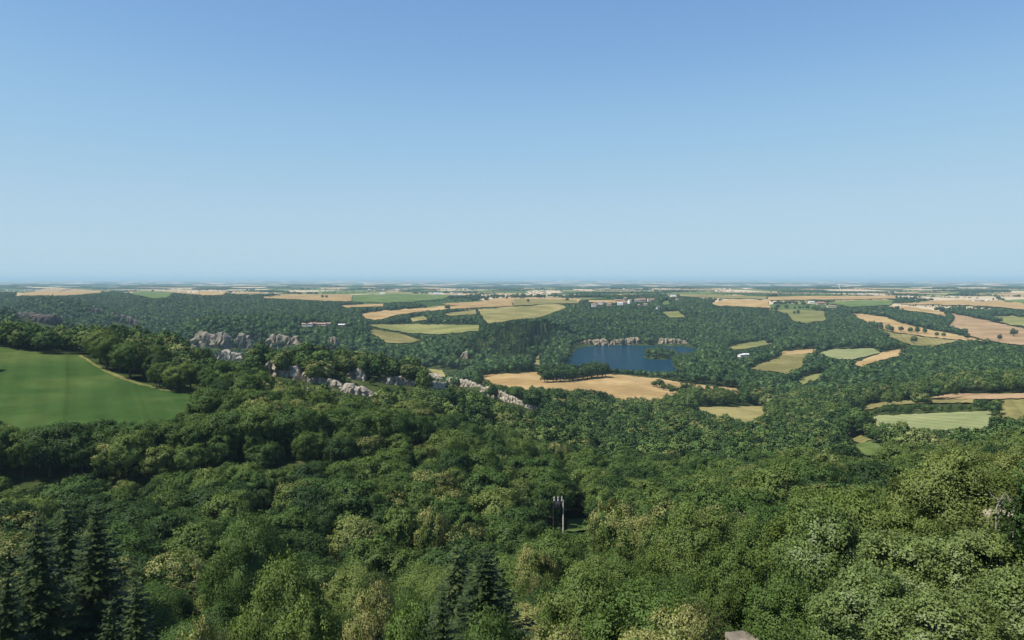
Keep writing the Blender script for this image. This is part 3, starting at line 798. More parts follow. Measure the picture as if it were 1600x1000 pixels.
for (x, y, w, d, h, rh, rz, wl, rf, lb) in [
    (927.5, 479.3, 12, 9, 5.5, 2, 0.1, M_WHITE, M_TILE2, "white house lowest at the left end of the village"),
    (933, 478.8, 9, 8, 4, 2, 0.4, M_STONE, M_TILE, "small stone house tucked beside the lowest white house"),
    (937.5, 476, 13, 9, 5, 2, -0.1, M_WHITE, M_TILE2, "white house with pale gable, second row at village left"),
    (942, 475.2, 9, 8, 5.5, 2, 0.3, M_WHITE, M_TILE2, "bright white house touching the pale gabled one"),
    (951.5, 478, 11, 8, 4, 2, 0.0, M_CREAM, M_TILE2, "cream house alone among gardens mid village"),
    (966, 471.5, 22, 9, 4.5, 2.2, 0.05, M_CREAM, M_TILE, "long red roofed house behind the middle of the village"),
    (969, 476.8, 14, 10, 4.5, 2, 0.0, M_WHITE, M_METAL, "white house with a light roof, mid village front"),
    (976, 475.2, 14, 9, 4, 2.4, 0.1, M_STONE, M_TILE, "stone house with dull red roof, mid village"),
    (977, 469.6, 9, 8, 7, 2.2, 0.2, M_STONE, M_TILE2, "tall stone house at the back of the village"),
    (984, 474.2, 9, 8, 8, 2.2, 0.6, M_WHITE, M_TILE2, "tall narrow white house, brightest in the village"),
    (993.5, 471.6, 9, 8, 6, 2, 0.0, M_CREAM, M_TILE2, "cream house left of the big red roofs"),
    (998, 471.6, 7, 9, 7, 2, 0.3, M_WHITE, M_TILE, "narrow white house against the big red roofs"),
    (1004, 471.8, 17, 12, 6, 4.5, 0.1, M_STONE, M_TILE, "largest red roofed house of the village"),
    (1008.5, 477.6, 10, 8, 3.5, 2, -0.2, M_STONE, M_TILE2, "low stone house below the largest red roof"),
    (999, 478.2, 12, 7, 3, 1.8, 0.1, M_CREAM, M_TILE2, "low cream shed house under the village slope"),
    (1014, 471, 9, 8, 6, 2, 0.1, M_WHITE, M_TILE2, "white house beside the end red roof"),
    (1019, 471.2, 13, 11, 5, 4, 0.2, M_STONE, M_TILE, "red roofed house at the right end of the village"),
    (1027.5, 482.8, 9, 8, 6.5, 2.2, 0.5, M_WHITE, M_TILE2, "single white house down in the trees below the village"),
    (1046.5, 462.5, 10, 8, 5, 2, 0.2, M_CREAM, M_TILE, "small cream house on the skyline wood"),
    (1052, 464, 20, 10, 4.5, 2, 0.1, M_WHITE, M_METAL, "long white house on the hilltop right of the village"),
    (1058, 469.6, 9, 8, 4, 2, 0.1, M_CREAM, M_TILE2, "cream house half hidden below the hilltop house"),
]:
    house(x, y, w, d, h, rh, rz, wl, rf, lb, group=G)
house(480, 509.5, 16, 9, 3.2, 2.2, 0.1, M_WHITE, M_TILE2, "white farmhouse with faded roof on the gorge rim", "farmhouse")
house(489, 508.5, 9, 8, 3, 2, 0.5, M_STONE, M_TILE, "small red roofed outbuilding touching the rim farmhouse", "farmhouse", wins=2)
house(502, 509, 17, 8, 3, 1.6, 0.0, M_CREAM, M_TILE2, "long open shed beside the rim farmhouse", "farm_shed", chimney=False)
house(513, 508.5, 8, 7, 3, 1.6, 0.2, M_CREAM, M_TILE2, "small white shed at the end of the rim farm", "farm_shed", chimney=False, wins=2)
house(536, 510, 16, 8, 2.6, 1.6, 0.1, M_STONE, M_METAL, "grey roofed barn in the glade right of the rim farm", "barn", chimney=False, wins=1)
house(683, 460.6, 30, 16, 5, 3, 0.05, M_WHITE, M_METAL, "gleaming white barn on the plateau", "barn", chimney=False, wins=2)
house(711, 460.4, 22, 12, 4, 3, 0.0, M_CREAM, M_TILE2, "cream farm building right of the white barn", "barn", chimney=False)
house(719, 460.4, 18, 12, 5, 3, 0.1, M_WHITE, M_TILE2, "white gabled farm building ending the plateau farm", "barn", chimney=False)
house(597.5, 460, 22, 10, 5, 2, 0.0, M_WHITE, M_METAL, "far white shed at the back of the green plateau field", "barn", chimney=False, wins=2)
house(1267.5, 474, 17, 9, 4, 2, 0.0, M_WHITE, M_METAL, "white shed left of the red roofed farm", "farm_shed", chimney=False)
house(1282, 476.5, 22, 13, 5, 4, 0.1, M_STONE, M_TILE, "red roofed farmhouse behind the wood", "farmhouse")
house(1299, 480.5, 24, 11, 3.5, 2, 0.0, M_CREAM, M_TILE2, "long low barn in front of the red roofed farm", "barn", chimney=False)
house(1158, 557.6, 8, 6, 2.6, 1.2, 0.5, M_WHITE, M_METAL, "white shed in the woods right of the lake", "farm_shed", chimney=False, wins=2)
house(1164.5, 556.8, 9, 6, 2.6, 1.4, 0.1, M_WHITE, M_METAL, "bright white barn end in the woods right of the lake", "farm_shed", chimney=False, wins=2)
house(1524, 471.5, 16, 10, 5, 2, 0.0, M_WHITE, M_TILE2, "white farmhouse on the rolling tan plateau", "farmhouse")
house(1533, 471.8, 15, 10, 5, 2, 0.2, M_CREAM, M_TILE2, "cream barn beside the white plateau farmhouse", "barn", chimney=False)
house(1542.5, 471, 10, 9, 5, 2, 0.1, M_WHITE, M_METAL, "small white shed among trees near the plateau farmhouse", "farm_shed", chimney=False, wins=2)

# water tower far out on the plain
X, Y = (1311.5 - 800) / F * 5200, 5200.0
zg = float(Hxy(X, Y))
wt = empty("water_tower", (X, Y, zg - 0.5))
def lathe(name, prof, mat, n=20):
    V = [(r * math.cos(2 * math.pi * i / n), r * math.sin(2 * math.pi * i / n), z) for r, z in prof for i in range(n)]
    Fc = [[j * n + i, j * n + (i + 1) % n, (j + 1) * n + (i + 1) % n, (j + 1) * n + i] for j in range(len(prof) - 1) for i in range(n)]
    Fc += [list(range(n))[::-1], [(len(prof) - 1) * n + i for i in range(n)]]
    return mesh_from(name, V, Fc, [mat], smooth=False)
link(bpy.data.objects.new("tower_shaft", lathe("tower_shaft", [(4.2, 0), (3.4, 6), (3.0, 14), (3.6, 20)], M_WHITE)), wt)
link(bpy.data.objects.new("tank", lathe("tank", [(3.7, 20), (7.0, 24.5), (7.0, 28), (6.2, 29.2), (1.0, 30)], M_WHITE)), wt)
tag(wt, "slim white water tower far out on the plain", "water tower")

# ------------------------------------------------------------------ utility pole in the wood
M_CONC = simple_mat("pole_concrete", (0.56, 0.52, 0.43), 0.85, (2.0, 0.12))
M_STEEL = simple_mat("dark_steel", (0.05, 0.05, 0.055), 0.6)
M_PORC = simple_mat("pale_insulator", (0.42, 0.41, 0.39), 0.35)
PY = 186.0
pp = px_at(880, PY, 828)
pz = float(Hxy(pp[0], PY))
pole_top = -PY * (781 - HOR) / F
upole = empty("utility_pole", (pp[0], PY, pz - 0.5))
hgt = pole_top - pz + 0.5
def taper(name, r0, r1, h, mat, x=0, y=0, n=8):
    V = [(x + r * math.cos(2 * math.pi * (i + .5) / n), y + r * math.sin(2 * math.pi * (i + .5) / n), z) for r, z in ((r0, 0), (r1, h)) for i in range(n)]
    Fc = [[i, (i + 1) % n, n + (i + 1) % n, n + i] for i in range(n)] + [list(range(n))[::-1], list(range(n, 2 * n))]
    return mesh_from(name, V, Fc, [mat])
link(bpy.data.objects.new("post", taper("post", 0.20, 0.13, hgt, M_CONC)), upole)
o = link(bpy.data.objects.new("post", taper("post", 0.08, 0.06, hgt - 1.2, M_BARK, x=-2.35)), upole)
link(bpy.data.objects.new("crossarm", box_mesh("crossarm", -2.6, 0.4, -0.1, 0.1, hgt - 0.5, hgt - 0.28, M_STEEL)), upole)
for xx in (-2.1, -1.2, -0.3):
    ins = link(bpy.data.objects.new("insulator", lathe("insulator", [(0.08, hgt - 0.28), (0.20, hgt - 0.2), (0.12, hgt - 0.05), (0.20, hgt + 0.1), (0.12, hgt + 0.25), (0.18, hgt + 0.4), (0.08, hgt + 0.8)], M_PORC, 10)), upole)
    ins.location = (xx, 0, 0)
tb = link(bpy.data.objects.new("transformer", box_mesh("transformer", -1.95, -0.7, -0.45, 0.35, hgt - 1.75, hgt - 0.62, M_STEEL)), upole)
for i in range(5):
    link(bpy.data.objects.new("cooling_fin", box_mesh("cooling_fin", -1.85 + i * 0.24, -1.78 + i * 0.24, -0.62, -0.45, hgt - 1.65, hgt - 0.8, M_STEEL)), tb)
link(bpy.data.objects.new("brace", box_mesh("brace", -0.95, -0.2, -0.06, 0.06, hgt - 1.0, hgt - 0.9, M_STEEL)), upole)
tag(upole, "pale utility pole with crossarm, insulators and transformer in the wood clearing", "utility pole")
KEEP_CLEAR.append(([(858, 768), (892, 768), (892, 829), (872, 829), (858, 812)], PY))
# ------------------------------------------------------------------ tree shapes
def rand_dirs(n, g, zmin=-1.0):
    z = g.uniform(zmin, 1, n); a = g.uniform(0, 2 * math.pi, n)
    s = np.sqrt(1 - z * z)
    return np.stack([s * np.cos(a), s * np.sin(a), z], axis=1)

def norm(v):
    return v / (np.linalg.norm(v, axis=-1, keepdims=True) + 1e-9)

def leaf_quads(P, Nn, size, g, ratio=0.62):
    n = len(P)
    t = norm(np.cross(Nn, g.normal(size=(n, 3))))
    b = np.cross(Nn, t)
    l = (size * g.uniform(0.7, 1.3, n))[:, None]
    w = l * ratio
    bend = Nn * l * 0.12
    V = np.stack([P - t * l / 2 - bend, P - b * w / 2, P + t * l / 2 - bend, P + b * w / 2], axis=1).reshape(-1, 3)
    return V, np.arange(4 * n).reshape(-1, 4)

CZ = 6.0
def crown_geo(seed, nclump, nsprig, nleaf, leaf, ax=(4.2, 4.2, 4.3), bloom=0.0, rc=(0.20, 0.33)):
    g = np.random.default_rng(seed)
    A = np.array(ax)
    d = rand_dirs(nclump, g, -0.75)
    lump = 0.80 + 0.20 * vnoise(d[:, 0] * 1.7 + seed, d[:, 1] * 1.7 + d[:, 2], seed) + g.uniform(-0.13, 0.10, nclump)
    lump[: nclump // 6] *= 0.55
    cc = d * A * lump[:, None] * 0.86
    rad_ = A[0] * g.uniform(rc[0], rc[1], nclump)
    sd_ = norm(rand_dirs(nclump * nsprig, g) + np.repeat(d, nsprig, 0) * 0.75 + np.array([0, 0, 0.25]))
    sp = np.repeat(cc, nsprig, 0) + sd_ * np.repeat(rad_, nsprig)[:, None] * g.uniform(0.72, 1.12, (len(sd_), 1)) * np.array([1, 1, 0.82])
    if nleaf == 1:
        P = sp; nd = sd_
    else:
        rr = np.repeat(np.repeat(rad_, nsprig), nleaf)[:, None]
        P = np.repeat(sp, nleaf, 0) + g.normal(size=(len(sp) * nleaf, 3)) * rr * 0.19
        nd = np.repeat(sd_, nleaf, 0)
    Nn = norm(nd * 0.75 + g.normal(size=P.shape) * 0.5 + np.array([0, 0, 0.30]))
    V, Q = leaf_quads(P, Nn, leaf, g)
    SN = norm(nd * 0.68 + norm(P / A) * (0.62 if nleaf > 1 else 0.3) + Nn * (0.28 if nleaf > 1 else 0.5))
    mi = np.zeros(len(Q), int)
    if bloom > 0:
        outw = (P / A); hgt_ = np.linalg.norm(outw, axis=1)
        score = outw[:, 2] * 0.7 + hgt_ + 0.5 * vnoise(P[:, 0] / 1.1 + seed, P[:, 1] / 1.1 + P[:, 2] / 1.3, 5)
        thr = np.quantile(score, 1 - bloom)
        mi[(score > thr) & (g.random(len(P)) < 0.8)] = 1
    # added leaf-coloured inner body: closes the crown and blocks light to darken its inside
    bm = bmesh.new(); bmesh.ops.create_icosphere(bm, subdivisions=2, radius=1)
    cv = np.array([v.co[:] for v in bm.verts]); cf = np.array([[v.index for v in f.verts] for f in bm.faces]); bm.free()
    cv = cv * A * (0.60 if nleaf < 6 else 0.46) * (1 + 0.2 * vnoise(cv[:, 0] * 2 + seed, cv[:, 1] * 2 + cv[:, 2], 9))[:, None]
    cq = np.concatenate([cf, cf[:, 2:3]], axis=1)
    return V + np.array([0, 0, CZ]), Q, mi, cv + np.array([0, 0, CZ]), cf, cc + np.array([0, 0, CZ]), SN

def build_mesh_mixed(name, V, Q, mi, cv, cf, mats, SN=None):
    """quads + triangle core in one mesh"""
    me = bpy.data.meshes.new(name)
    nv = len(V)
    AV = np.concatenate([V, cv]).astype(np.float32)
    me.vertices.add(len(AV)); me.vertices.foreach_set("co", AV.ravel())
    lv = np.concatenate([Q.ravel(), (cf + nv).ravel()]).astype(np.int32)
    me.loops.add(len(lv)); me.loops.foreach_set("vertex_index", lv)
    npoly = len(Q) + len(cf)
    me.polygons.add(npoly)
    ls = np.concatenate([np.arange(len(Q)) * 4, len(Q) * 4 + np.arange(len(cf)) * 3]).astype(np.int32)
    lt = np.concatenate([np.full(len(Q), 4), np.full(len(cf), 3)]).astype(np.int32)
    me.polygons.foreach_set("loop_start", ls); me.polygons.foreach_set("loop_total", lt)
    for m_ in mats: me.materials.append(m_)
    me.polygons.foreach_set("material_index", np.concatenate([mi, np.zeros(len(cf), int)]).astype(np.int32))
    me.polygons.foreach_set("use_smooth", np.zeros(npoly, bool))
    me.update(calc_edges=True)
    if SN is not None:      # leaves take the soft shading of the bough they sit on
        me.polygons.foreach_set("use_smooth", np.ones(npoly, bool))
        cc0 = cv.mean(0)
        me.normals_split_custom_set_from_vertices(np.concatenate([np.repeat(SN, 4, 0), norm(cv - cc0)]).tolist())
    return me

def tube(P, R, n=6):
    """tapered tube along points"""
    P = np.array(P, float); V, Fc = [], []
    for i, p in enumerate(P):
        d = norm(P[min(i + 1, len(P) - 1)] - P[max(i - 1, 0)])
        a = norm(np.cross(d, [0.31, 0.95, 0.05])); b = np.cross(d, a)
        for k_ in range(n):
            an = 2 * math.pi * k_ / n
            V.append(p + R[i] * (math.cos(an) * a + math.sin(an) * b))
    for i in range(len(P) - 1):
        for k_ in range(n):
            Fc.append([i * n + k_, i * n + (k_ + 1) % n, (i + 1) * n + (k_ + 1) % n, (i + 1) * n + k_])
    return np.array(V), Fc

def trunk_mesh(name, seed, targets, mat=None, nlimb=12):
    g = np.random.default_rng(seed)
    V, Fc = [], []
    def add(P, R, n=6):
        v, f = tube(P, R, n)
        o = sum(len(x) for x in V)
        V.append(v); Fc.extend([[i + o for i in q_] for q_ in f])
    lean = g.normal(size=2) * 0.25
    axis = [(0, 0, -0.6), (0.02, 0, 0.4), (lean[0] * 0.3, lean[1] * 0.3, 2.0), (lean[0] * 0.7, lean[1] * 0.7, 4.0), (lean[0], lean[1], 6.2), (lean[0] * 1.2, lean[1] * 1.2, 8.3)]
    add(axis, [0.42, 0.33, 0.26, 0.21, 0.14, 0.05], 8)
    sel = g.permutation(len(targets))[:nlimb]
    for j in sel:
        T = targets[j]
        z0 = g.uniform(2.2, 5.5)
        s = np.array([lean[0] * z0 / 6, lean[1] * z0 / 6, z0])
        m1 = s + (T - s) * 0.4 + np.array([0, 0, 0.5]); m2 = s + (T - s) * 0.75 + g.normal(size=3) * 0.25
        add([s, m1, m2, T], [0.13, 0.09, 0.055, 0.02], 5)
    return mesh_from(name, np.concatenate(V), Fc, [mat or M_BARK], smooth=True)

def conifer_geo(seed, H, Rb, whorl, per, tw, leaf, droop=0.25):
    g = np.random.default_rng(seed)
    P0, P1, W, UP = [], [], [], []
    z = H * 0.06
    while z < H * 0.985:
        f = z / H
        L = Rb * (1 - f) ** 0.85 * g.uniform(0.82, 1.12) + 0.15
        nb = max(4, int(per * (0.6 + 0.5 * (1 - f))))
        a0 = g.uniform(0, 6.28)
        for b in range(nb):
            a = a0 + 2 * math.pi * b / nb + g.normal() * 0.15
            Lb = L * g.uniform(0.75, 1.15)
            dr = np.array([math.cos(a), math.sin(a), 0]); sd_ = np.array([-dr[1], dr[0], 0])
            n = max(3, int(tw * Lb / Rb))
            for i in range(n):
                s = (i + 0.5) / n
                q_ = np.array([0, 0, z]) + dr * Lb * s + np.array([0, 0, -droop * Lb * s ** 1.4 + 0.16 * Lb * s ** 3])
                tl = Lb * 0.34 * (1 - s * 0.75) + 0.12
                for sg in (-1, 1):
                    e = q_ + sd_ * sg * tl * g.uniform(0.7, 1.1) + dr * tl * 0.55 + np.array([0, 0, -tl * g.uniform(0.15, 0.55)])
                    P0.append(q_); P1.append(e); W.append(leaf * g.uniform(0.7, 1.3))
                    UP.append(np.array([0, 0, 1]) + g.normal(size=3) * 0.35)
            # tip
            P0.append(q_); P1.append(q_ + dr * 0.3 + np.array([0, 0, 0.1])); W.append(leaf); UP.append(np.array([0, 0, 1.0]))
        z += whorl * g.uniform(0.8, 1.2) * (0.65 + 0.5 * (1 - f))
    P0, P1, W, UP = map(np.array, (P0, P1, W, UP))
    d = norm(P1 - P0); sdv = norm(np.cross(d, UP)); mid = P0 * 0.45 + P1 * 0.55
    w = W[:, None]
    V = np.stack([P0, mid - sdv * w, P1, mid + sdv * w], axis=1).reshape(-1, 3)
    Q = np.arange(len(V)).reshape(-1, 4)
    n = 9
    cv = np.array([[math.cos(2 * math.pi * i / n) * r * Rb * 0.42, math.sin(2 * math.pi * i / n) * r * Rb * 0.42, H * h_] for r, h_ in ((0.9, 0.08), (0.62, 0.4), (0.25, 0.75)) for i in range(n)] + [[0, 0, H * 0.93]])
    cf = []
    for j in range(2):
        for i in range(n):
            a, b, c, e = j * n + i, j * n + (i + 1) % n, (j + 1) * n + (i + 1) % n, (j + 1) * n + i
            cf += [[a, b, c], [a, c, e]]
    cf += [[2 * n + i, 2 * n + (i + 1) % n, 3 * n] for i in range(n)]
    return V, Q, np.zeros(len(Q), int), cv, np.array(cf)

def conifer_trunk(name, H):
    v, f = tube([(0, 0, -0.6), (0, 0, H * 0.3), (0, 0, H * 0.7), (0, 0, H * 0.995)], [0.34, 0.25, 0.12, 0.02], 7)
    return mesh_from(name, v, f, [M_BARK], smooth=True)

# prototypes: broadleaf (0-2 oak shapes, 3 chestnut with catkins, 4 silvery), three levels of detail
SHAPES = [((4.2, 4.2, 4.9), 0.0), ((4.7, 4.5, 4.6), 0.0), ((3.7, 3.8, 5.2), 0.0), ((4.4, 4.4, 4.8), 0.22), ((4.3, 4.3, 5.0), 0.0)]
PROTO = {}
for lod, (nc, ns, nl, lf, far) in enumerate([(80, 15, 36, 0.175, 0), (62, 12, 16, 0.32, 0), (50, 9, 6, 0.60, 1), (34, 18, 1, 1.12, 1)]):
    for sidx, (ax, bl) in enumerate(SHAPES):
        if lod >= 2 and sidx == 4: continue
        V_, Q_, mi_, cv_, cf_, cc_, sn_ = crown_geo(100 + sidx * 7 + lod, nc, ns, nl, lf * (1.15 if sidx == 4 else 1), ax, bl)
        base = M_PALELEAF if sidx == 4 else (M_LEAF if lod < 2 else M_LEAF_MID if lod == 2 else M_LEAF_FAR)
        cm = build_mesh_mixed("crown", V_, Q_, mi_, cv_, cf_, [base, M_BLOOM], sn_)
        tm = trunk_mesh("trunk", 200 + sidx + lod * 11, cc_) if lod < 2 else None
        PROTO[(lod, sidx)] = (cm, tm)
CH = 24.0
PROTO[('fir', 0)] = (build_mesh_mixed("crown", *conifer_geo(5, CH, 6.4, 0.80, 11, 34, 0.13), [M_NEEDLE]), conifer_trunk("trunk", CH))
PROTO[('fir', 1)] = (build_mesh_mixed("crown", *conifer_geo(8, CH, 7.2, 0.95, 10, 36, 0.14, 0.38), [M_NEEDLE]), conifer_trunk("trunk", CH))
PROTO[('firfar', 0)] = (build_mesh_mixed("crown", *conifer_geo(9, CH, 4.4, 1.7, 6, 4, 0.42), [M_NEEDLE]), None)
TREE_H = CZ + 4.9      # height of the unscaled broadleaf shapes

# ------------------------------------------------------------------ where trees stand
def proj(x, y, z):
    return 800 + F * x / y, HOR - F * z / y

FW_BB = [(min(p[0] for p in W), max(p[0] for p in W), min(p[1] for p in W), max(p[1] for p in W)) for W in FIELD_WORLD]
LAKE_VIS = [(888, 570), (895, 556), (898, 547), (912, 542), (950, 539.5), (1000, 540), (1050, 541), (1100, 543.5), (1104, 548), (1062, 552), (1056, 543), (1030, 542), (1008, 547), (1000, 555), (1030, 563), (1050, 563), (1048, 571), (1064, 578), (1030, 579), (1000, 577), (950, 574)]
HEDGE_FACE = [(-60, 672), (150, 668), (300, 652), (420, 640), (560, 636), (660, 626), (652, 684), (540, 700), (420, 712), (300, 725), (150, 740), (-60, 742)]
CLEARS = [(HEDGE_FACE, 208.0)] + [(VISIBLE.get(i_, f[2]), float(np.median([p[1] for p in W]))) for i_, (f, W) in enumerate(zip(FIELDS, FIELD_WORLD))] + KEEP_CLEAR + [(LAKE_VIS, 1060.0), ([(1057, 544), (1084, 544), (1088, 548), (1062, 551.5)], 1290.0)]

def on_open_ground(x, y):
    bad = np.zeros(len(x), bool)
    for W, (a, b, c, d) in zip(FIELD_WORLD, FW_BB):
        m_ = (x > a) & (x < b) & (y > c) & (y < d) & ~bad
        if m_.any():
            bad[np.nonzero(m_)[0][pip(x[m_], y[m_], W)]] = True
    m_ = (np.hypot(x, y - 1200) < 900)
    if m_.any():
        i_ = np.nonzero(m_)[0]
        bad[i_[Hxy(x[i_], y[i_]) < WATER + 0.25]] = True
    return bad

def hides_clear(x, y, z, h, r, slack):
    """does a tree of height h hide something the lookout sees clear?"""
    bad = np.zeros(len(x), bool)
    tests = [(0, 1.0), (-0.3, 0.96), (0.3, 0.96), (-0.6, 0.84), (0.6, 0.84), (-0.95, 0.6), (0.95, 0.6), (0.5, 0.6), (-0.5, 0.6), (0, 0.6), (0, 0.25), (0.7, 0.3), (-0.7, 0.3)]
    T1 = [proj(x + dx * r, y, z + h * fz_) for dx, fz_ in tests]
    T2 = [proj(x + dx * r * slack, y, z + h * fz_ * slack) for dx, fz_ in tests]
    for ci, (poly, Yc) in enumerate(CLEARS):
        T = T2 if 1 <= ci <= len(FIELDS) else T1
        near = y < Yc - 1.0
        xs_ = [p[0] for p in poly]; ys_ = [p[1] for p in poly]
        for tx, ty in T:
            m_ = near & ~bad & (tx > min(xs_)) & (tx < max(xs_)) & (ty > min(ys_)) & (ty < max(ys_))
            if m_.any():
                i_ = np.nonzero(m_)[0]
                bad[i_[pip(tx[i_], ty[i_], poly)]] = True
    return bad

def jitter_grid(y0, y1, cell, um=0.80, pad=30):
    X_, Y_ = [], []
    ny = int((y1 - y0) / (cell * 0.87))
    for j in range(ny):
        yy = y0 + j * cell * 0.87
        hw = yy * um + pad
        n = int(2 * hw / cell)
        xx = -hw + (np.arange(n) + (j % 2) * 0.5) * cell
        X_.append(xx + rng.uniform(-0.38, 0.38, n) * cell); Y_.append(yy + rng.uniform(-0.38, 0.38, n) * cell)
    return np.concatenate(X_), np.concatenate(Y_)

class Trees:
    pass
def make_zone(x, y, hmin, hmax, seed):
    keep = ~on_open_ground(x, y)
    x, y = x[keep], y[keep]
    z = Hxy(x, y)
    n = len(x)
    patch = fbm(x / 55, y / 55, seed)
    h = hmin + (hmax - hmin) * np.clip(0.5 + 0.35 * patch + rng.normal(0, 0.22, n), 0, 1)
    r = h * 0.47
    out_h = np.zeros(n)
    slack = np.where(y > 330, rng.uniform(0.72, 1.02, n), 1.0)
    todo = np.arange(n)
    for f in (1.0, 0.68, 0.42, 0.26):
        if len(todo) == 0: break
        hb = hides_clear(x[todo], y[todo], z[todo], h[todo] * f, r[todo] * f, slack[todo])
        out_h[todo[~hb]] = h[todo[~hb]] * f
        todo = todo[hb]
    ok = out_h > 0
    T = Trees()
    T.x, T.y, T.z, T.h = x[ok], y[ok], z[ok], out_h[ok]
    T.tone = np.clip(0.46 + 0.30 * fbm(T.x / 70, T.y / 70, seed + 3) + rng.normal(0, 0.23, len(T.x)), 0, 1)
    T.sp = rng.choice(4, len(T.x), p=[0.34, 0.29, 0.28, 0.09])
    T.rot = rng.uniform(0, 6.283, len(T.x))
    return T

# trees picked out one by one: photo column, row of the top, distance, crown width, kind, tone
HEROES = [
    (150, 778, 95, 11.0, 'fir', 0.45), (58, 796, 88, 10, 'fir', 0.35), (213, 893, 64, 9, 'fir', 0.6), (104, 774, 108, 10.5, 'fir', 0.5),
    (12, 872, 70, 8.0, 'fir', 0.3), (172, 925, 60, 7, 'fir', 0.35), (758, 850, 66, 14.5, 'fir', 0.35), (715, 842, 80, 11, 'fir', 0.85), (690, 905, 58, 6, 'fir', 0.3),
    (1480, 698, 62, 10.5, 0, 0.93), (1545, 722, 66, 7, 0, 0.85), (1415, 790, 55, 6.5, 1, 0.8),
    (1290, 788, 52, 7.5, 4, 0.3), (1430, 835, 43, 7.0, 4, 0.75), (1540, 828, 40, 6.5, 4, 0.85), (1360, 885, 38, 6.0, 4, 0.5), (1600, 890, 35, 6, 4, 0.6), (1470, 925, 33, 5.5, 4, 0.8), (1240, 900, 42, 5.5, 0, 0.5),
    (1052, 925, 43, 6.8, 3, 0.9), (575, 892, 64, 6.6, 3, 0.95), (305, 953, 54, 5.2, 3, 0.9), (676, 785, 150, 6.5, 3, 0.8), (838, 848, 96, 7.2, 3, 0.8), (1015, 795, 112, 9.5, 3, 0.7), (880, 955, 46, 6, 3, 0.6),
    (1085, 783, 92, 11, 1, 0.72), (925, 872, 60, 8.5, 0, 0.68), (450, 862, 78, 9.5, 1, 0.66), (1150, 840, 70, 7.5, 2, 0.6), (480, 925, 58, 7.5, 2, 0.7), (640, 935, 52, 7.0, 0, 0.55), (390, 800, 110, 11, 1, 0.4), (960, 770, 130, 8, 3, 0.75), (770, 940, 48, 6, 0, 0.45),
]
HX, HY = [], []
for x, yt, Y, w, kd, tn in HEROES:
    HX.append((x - 800) / F * Y); HY.append(Y)
HX, HY = np.array(HX), np.array(HY)
HW = np.array([h_[3] for h_ in HEROES])

xa, ya = jitter_grid(30, 260, 7.7, 0.85, 25)
dmin = np.min(np.hypot(xa[:, None] - HX[None], ya[:, None] - HY[None]) - HW[None] * 0.42, axis=1)
xa, ya = xa[dmin > 0], ya[dmin > 0]
# not in front of the picked trees
ZA = make_zone(xa, ya, 8.5, 15.5, 60)
xb, yb = jitter_grid(260, 720, 8.5, 0.80, 25)
ZB = make_zone(xb, yb, 8.5, 15.5, 61)
xc, yc = jitter_grid(720, 3000, 10.6, 0.76, 20)
fm = farmed(xc, yc, Hxy(xc, yc))
wd = fbm(xc / 260, yc / 190, 91)
hg = (np.abs(vnoise(xc / 210, yc / 150, 95)) < 0.05) | (np.abs(vnoise(xc / 190 + 40, yc / 170, 99)) < 0.04)
kp = ~fm | (wd > 0.46) | (hg & (rng.random(len(xc)) < 0.55))
xc, yc = xc[kp], yc[kp]
ZC_ = make_zone(xc, yc, 6, 16, 62)

# trees too close to the lookout must not rise in front of the picked ones
def drop(T, m_):
    for k_ in ('x', 'y', 'z', 'h', 'tone', 'sp', 'rot'):
        setattr(T, k_, getattr(T, k_)[~m_])
tx, ty = proj(ZA.x, ZA.y, ZA.z + ZA.h)
bad = np.zeros(len(tx), bool)
for (x, yt, Y, w, kd, tn) in HEROES:
    wpx = w / Y * F / 2
    bad |= (ZA.y < Y) & (np.abs(tx - x) < wpx * 1.05) & (ty < yt + wpx * (2.2 if kd == 'fir' else 1.35))
drop(ZA, bad)
# open ground and sunlight around the utility pole
drop(ZA, (np.hypot(ZA.x - pp[0], ZA.y - PY) < 5.5) | (np.hypot(ZA.x - pp[0] + 6.5, ZA.y - PY + 3.0) < 6.5) | (np.hypot(ZA.x - pp[0] - 3.5, ZA.y - PY + 1.5) < 6.0))

# the tall hedge below the green field
HL = [(-60, 742, 213), (0, 742, 213), (150, 741, 213), (300, 726, 217), (420, 713, 221), (540, 701, 227), (655, 688, 238)]
HP = np.array([px_at(x, Y, y) for x, y, Y in HL])
hl = np.concatenate([[0], np.cumsum(np.hypot(np.diff(HP[:, 0]), np.diff(HP[:, 1])))])
hs = np.arange(0, hl[-1], 5.6)
HEDGE = []
for row in (0, 1):
    for s_ in hs + row * 2.8:
        x_ = np.interp(s_, hl, HP[:, 0]) + rng.normal() * 0.8; y_ = np.interp(s_, hl, HP[:, 1]) + row * 5.5 + rng.normal() * 0.8
        HEDGE.append((x_, y_, float(Hxy(x_, y_)), rng.uniform(12, 15.5) if row == 0 else rng.uniform(10, 14)))
near_h = np.min(np.hypot(ZA.x[:, None] - np.array([h_[0] for h_ in HEDGE])[None], ZA.y[:, None] - np.array([h_[1] for h_ in HEDGE])[None]), axis=1) < 5
drop(ZA, near_h)

# conifer plantation on the hill left of the lake
PLANT_PX = [(728, 548), (745, 528), (770, 516), (805, 506), (850, 503), (866, 520), (862, 545), (850, 566), (800, 568), (745, 563)]
bx_, by_ = proj(ZC_.x, ZC_.y, ZC_.z)
plant = pip(bx_, by_, PLANT_PX) & (ZC_.y < 1480) & (ZC_.y > 1000) & (rng.random(len(bx_)) < 0.75)
PL = (ZC_.x[plant], ZC_.y[plant], ZC_.z[plant], ZC_.h[plant], rng.uniform(0.3, 1.0, plant.sum()), ZC_.rot[plant])
drop(ZC_, plant)

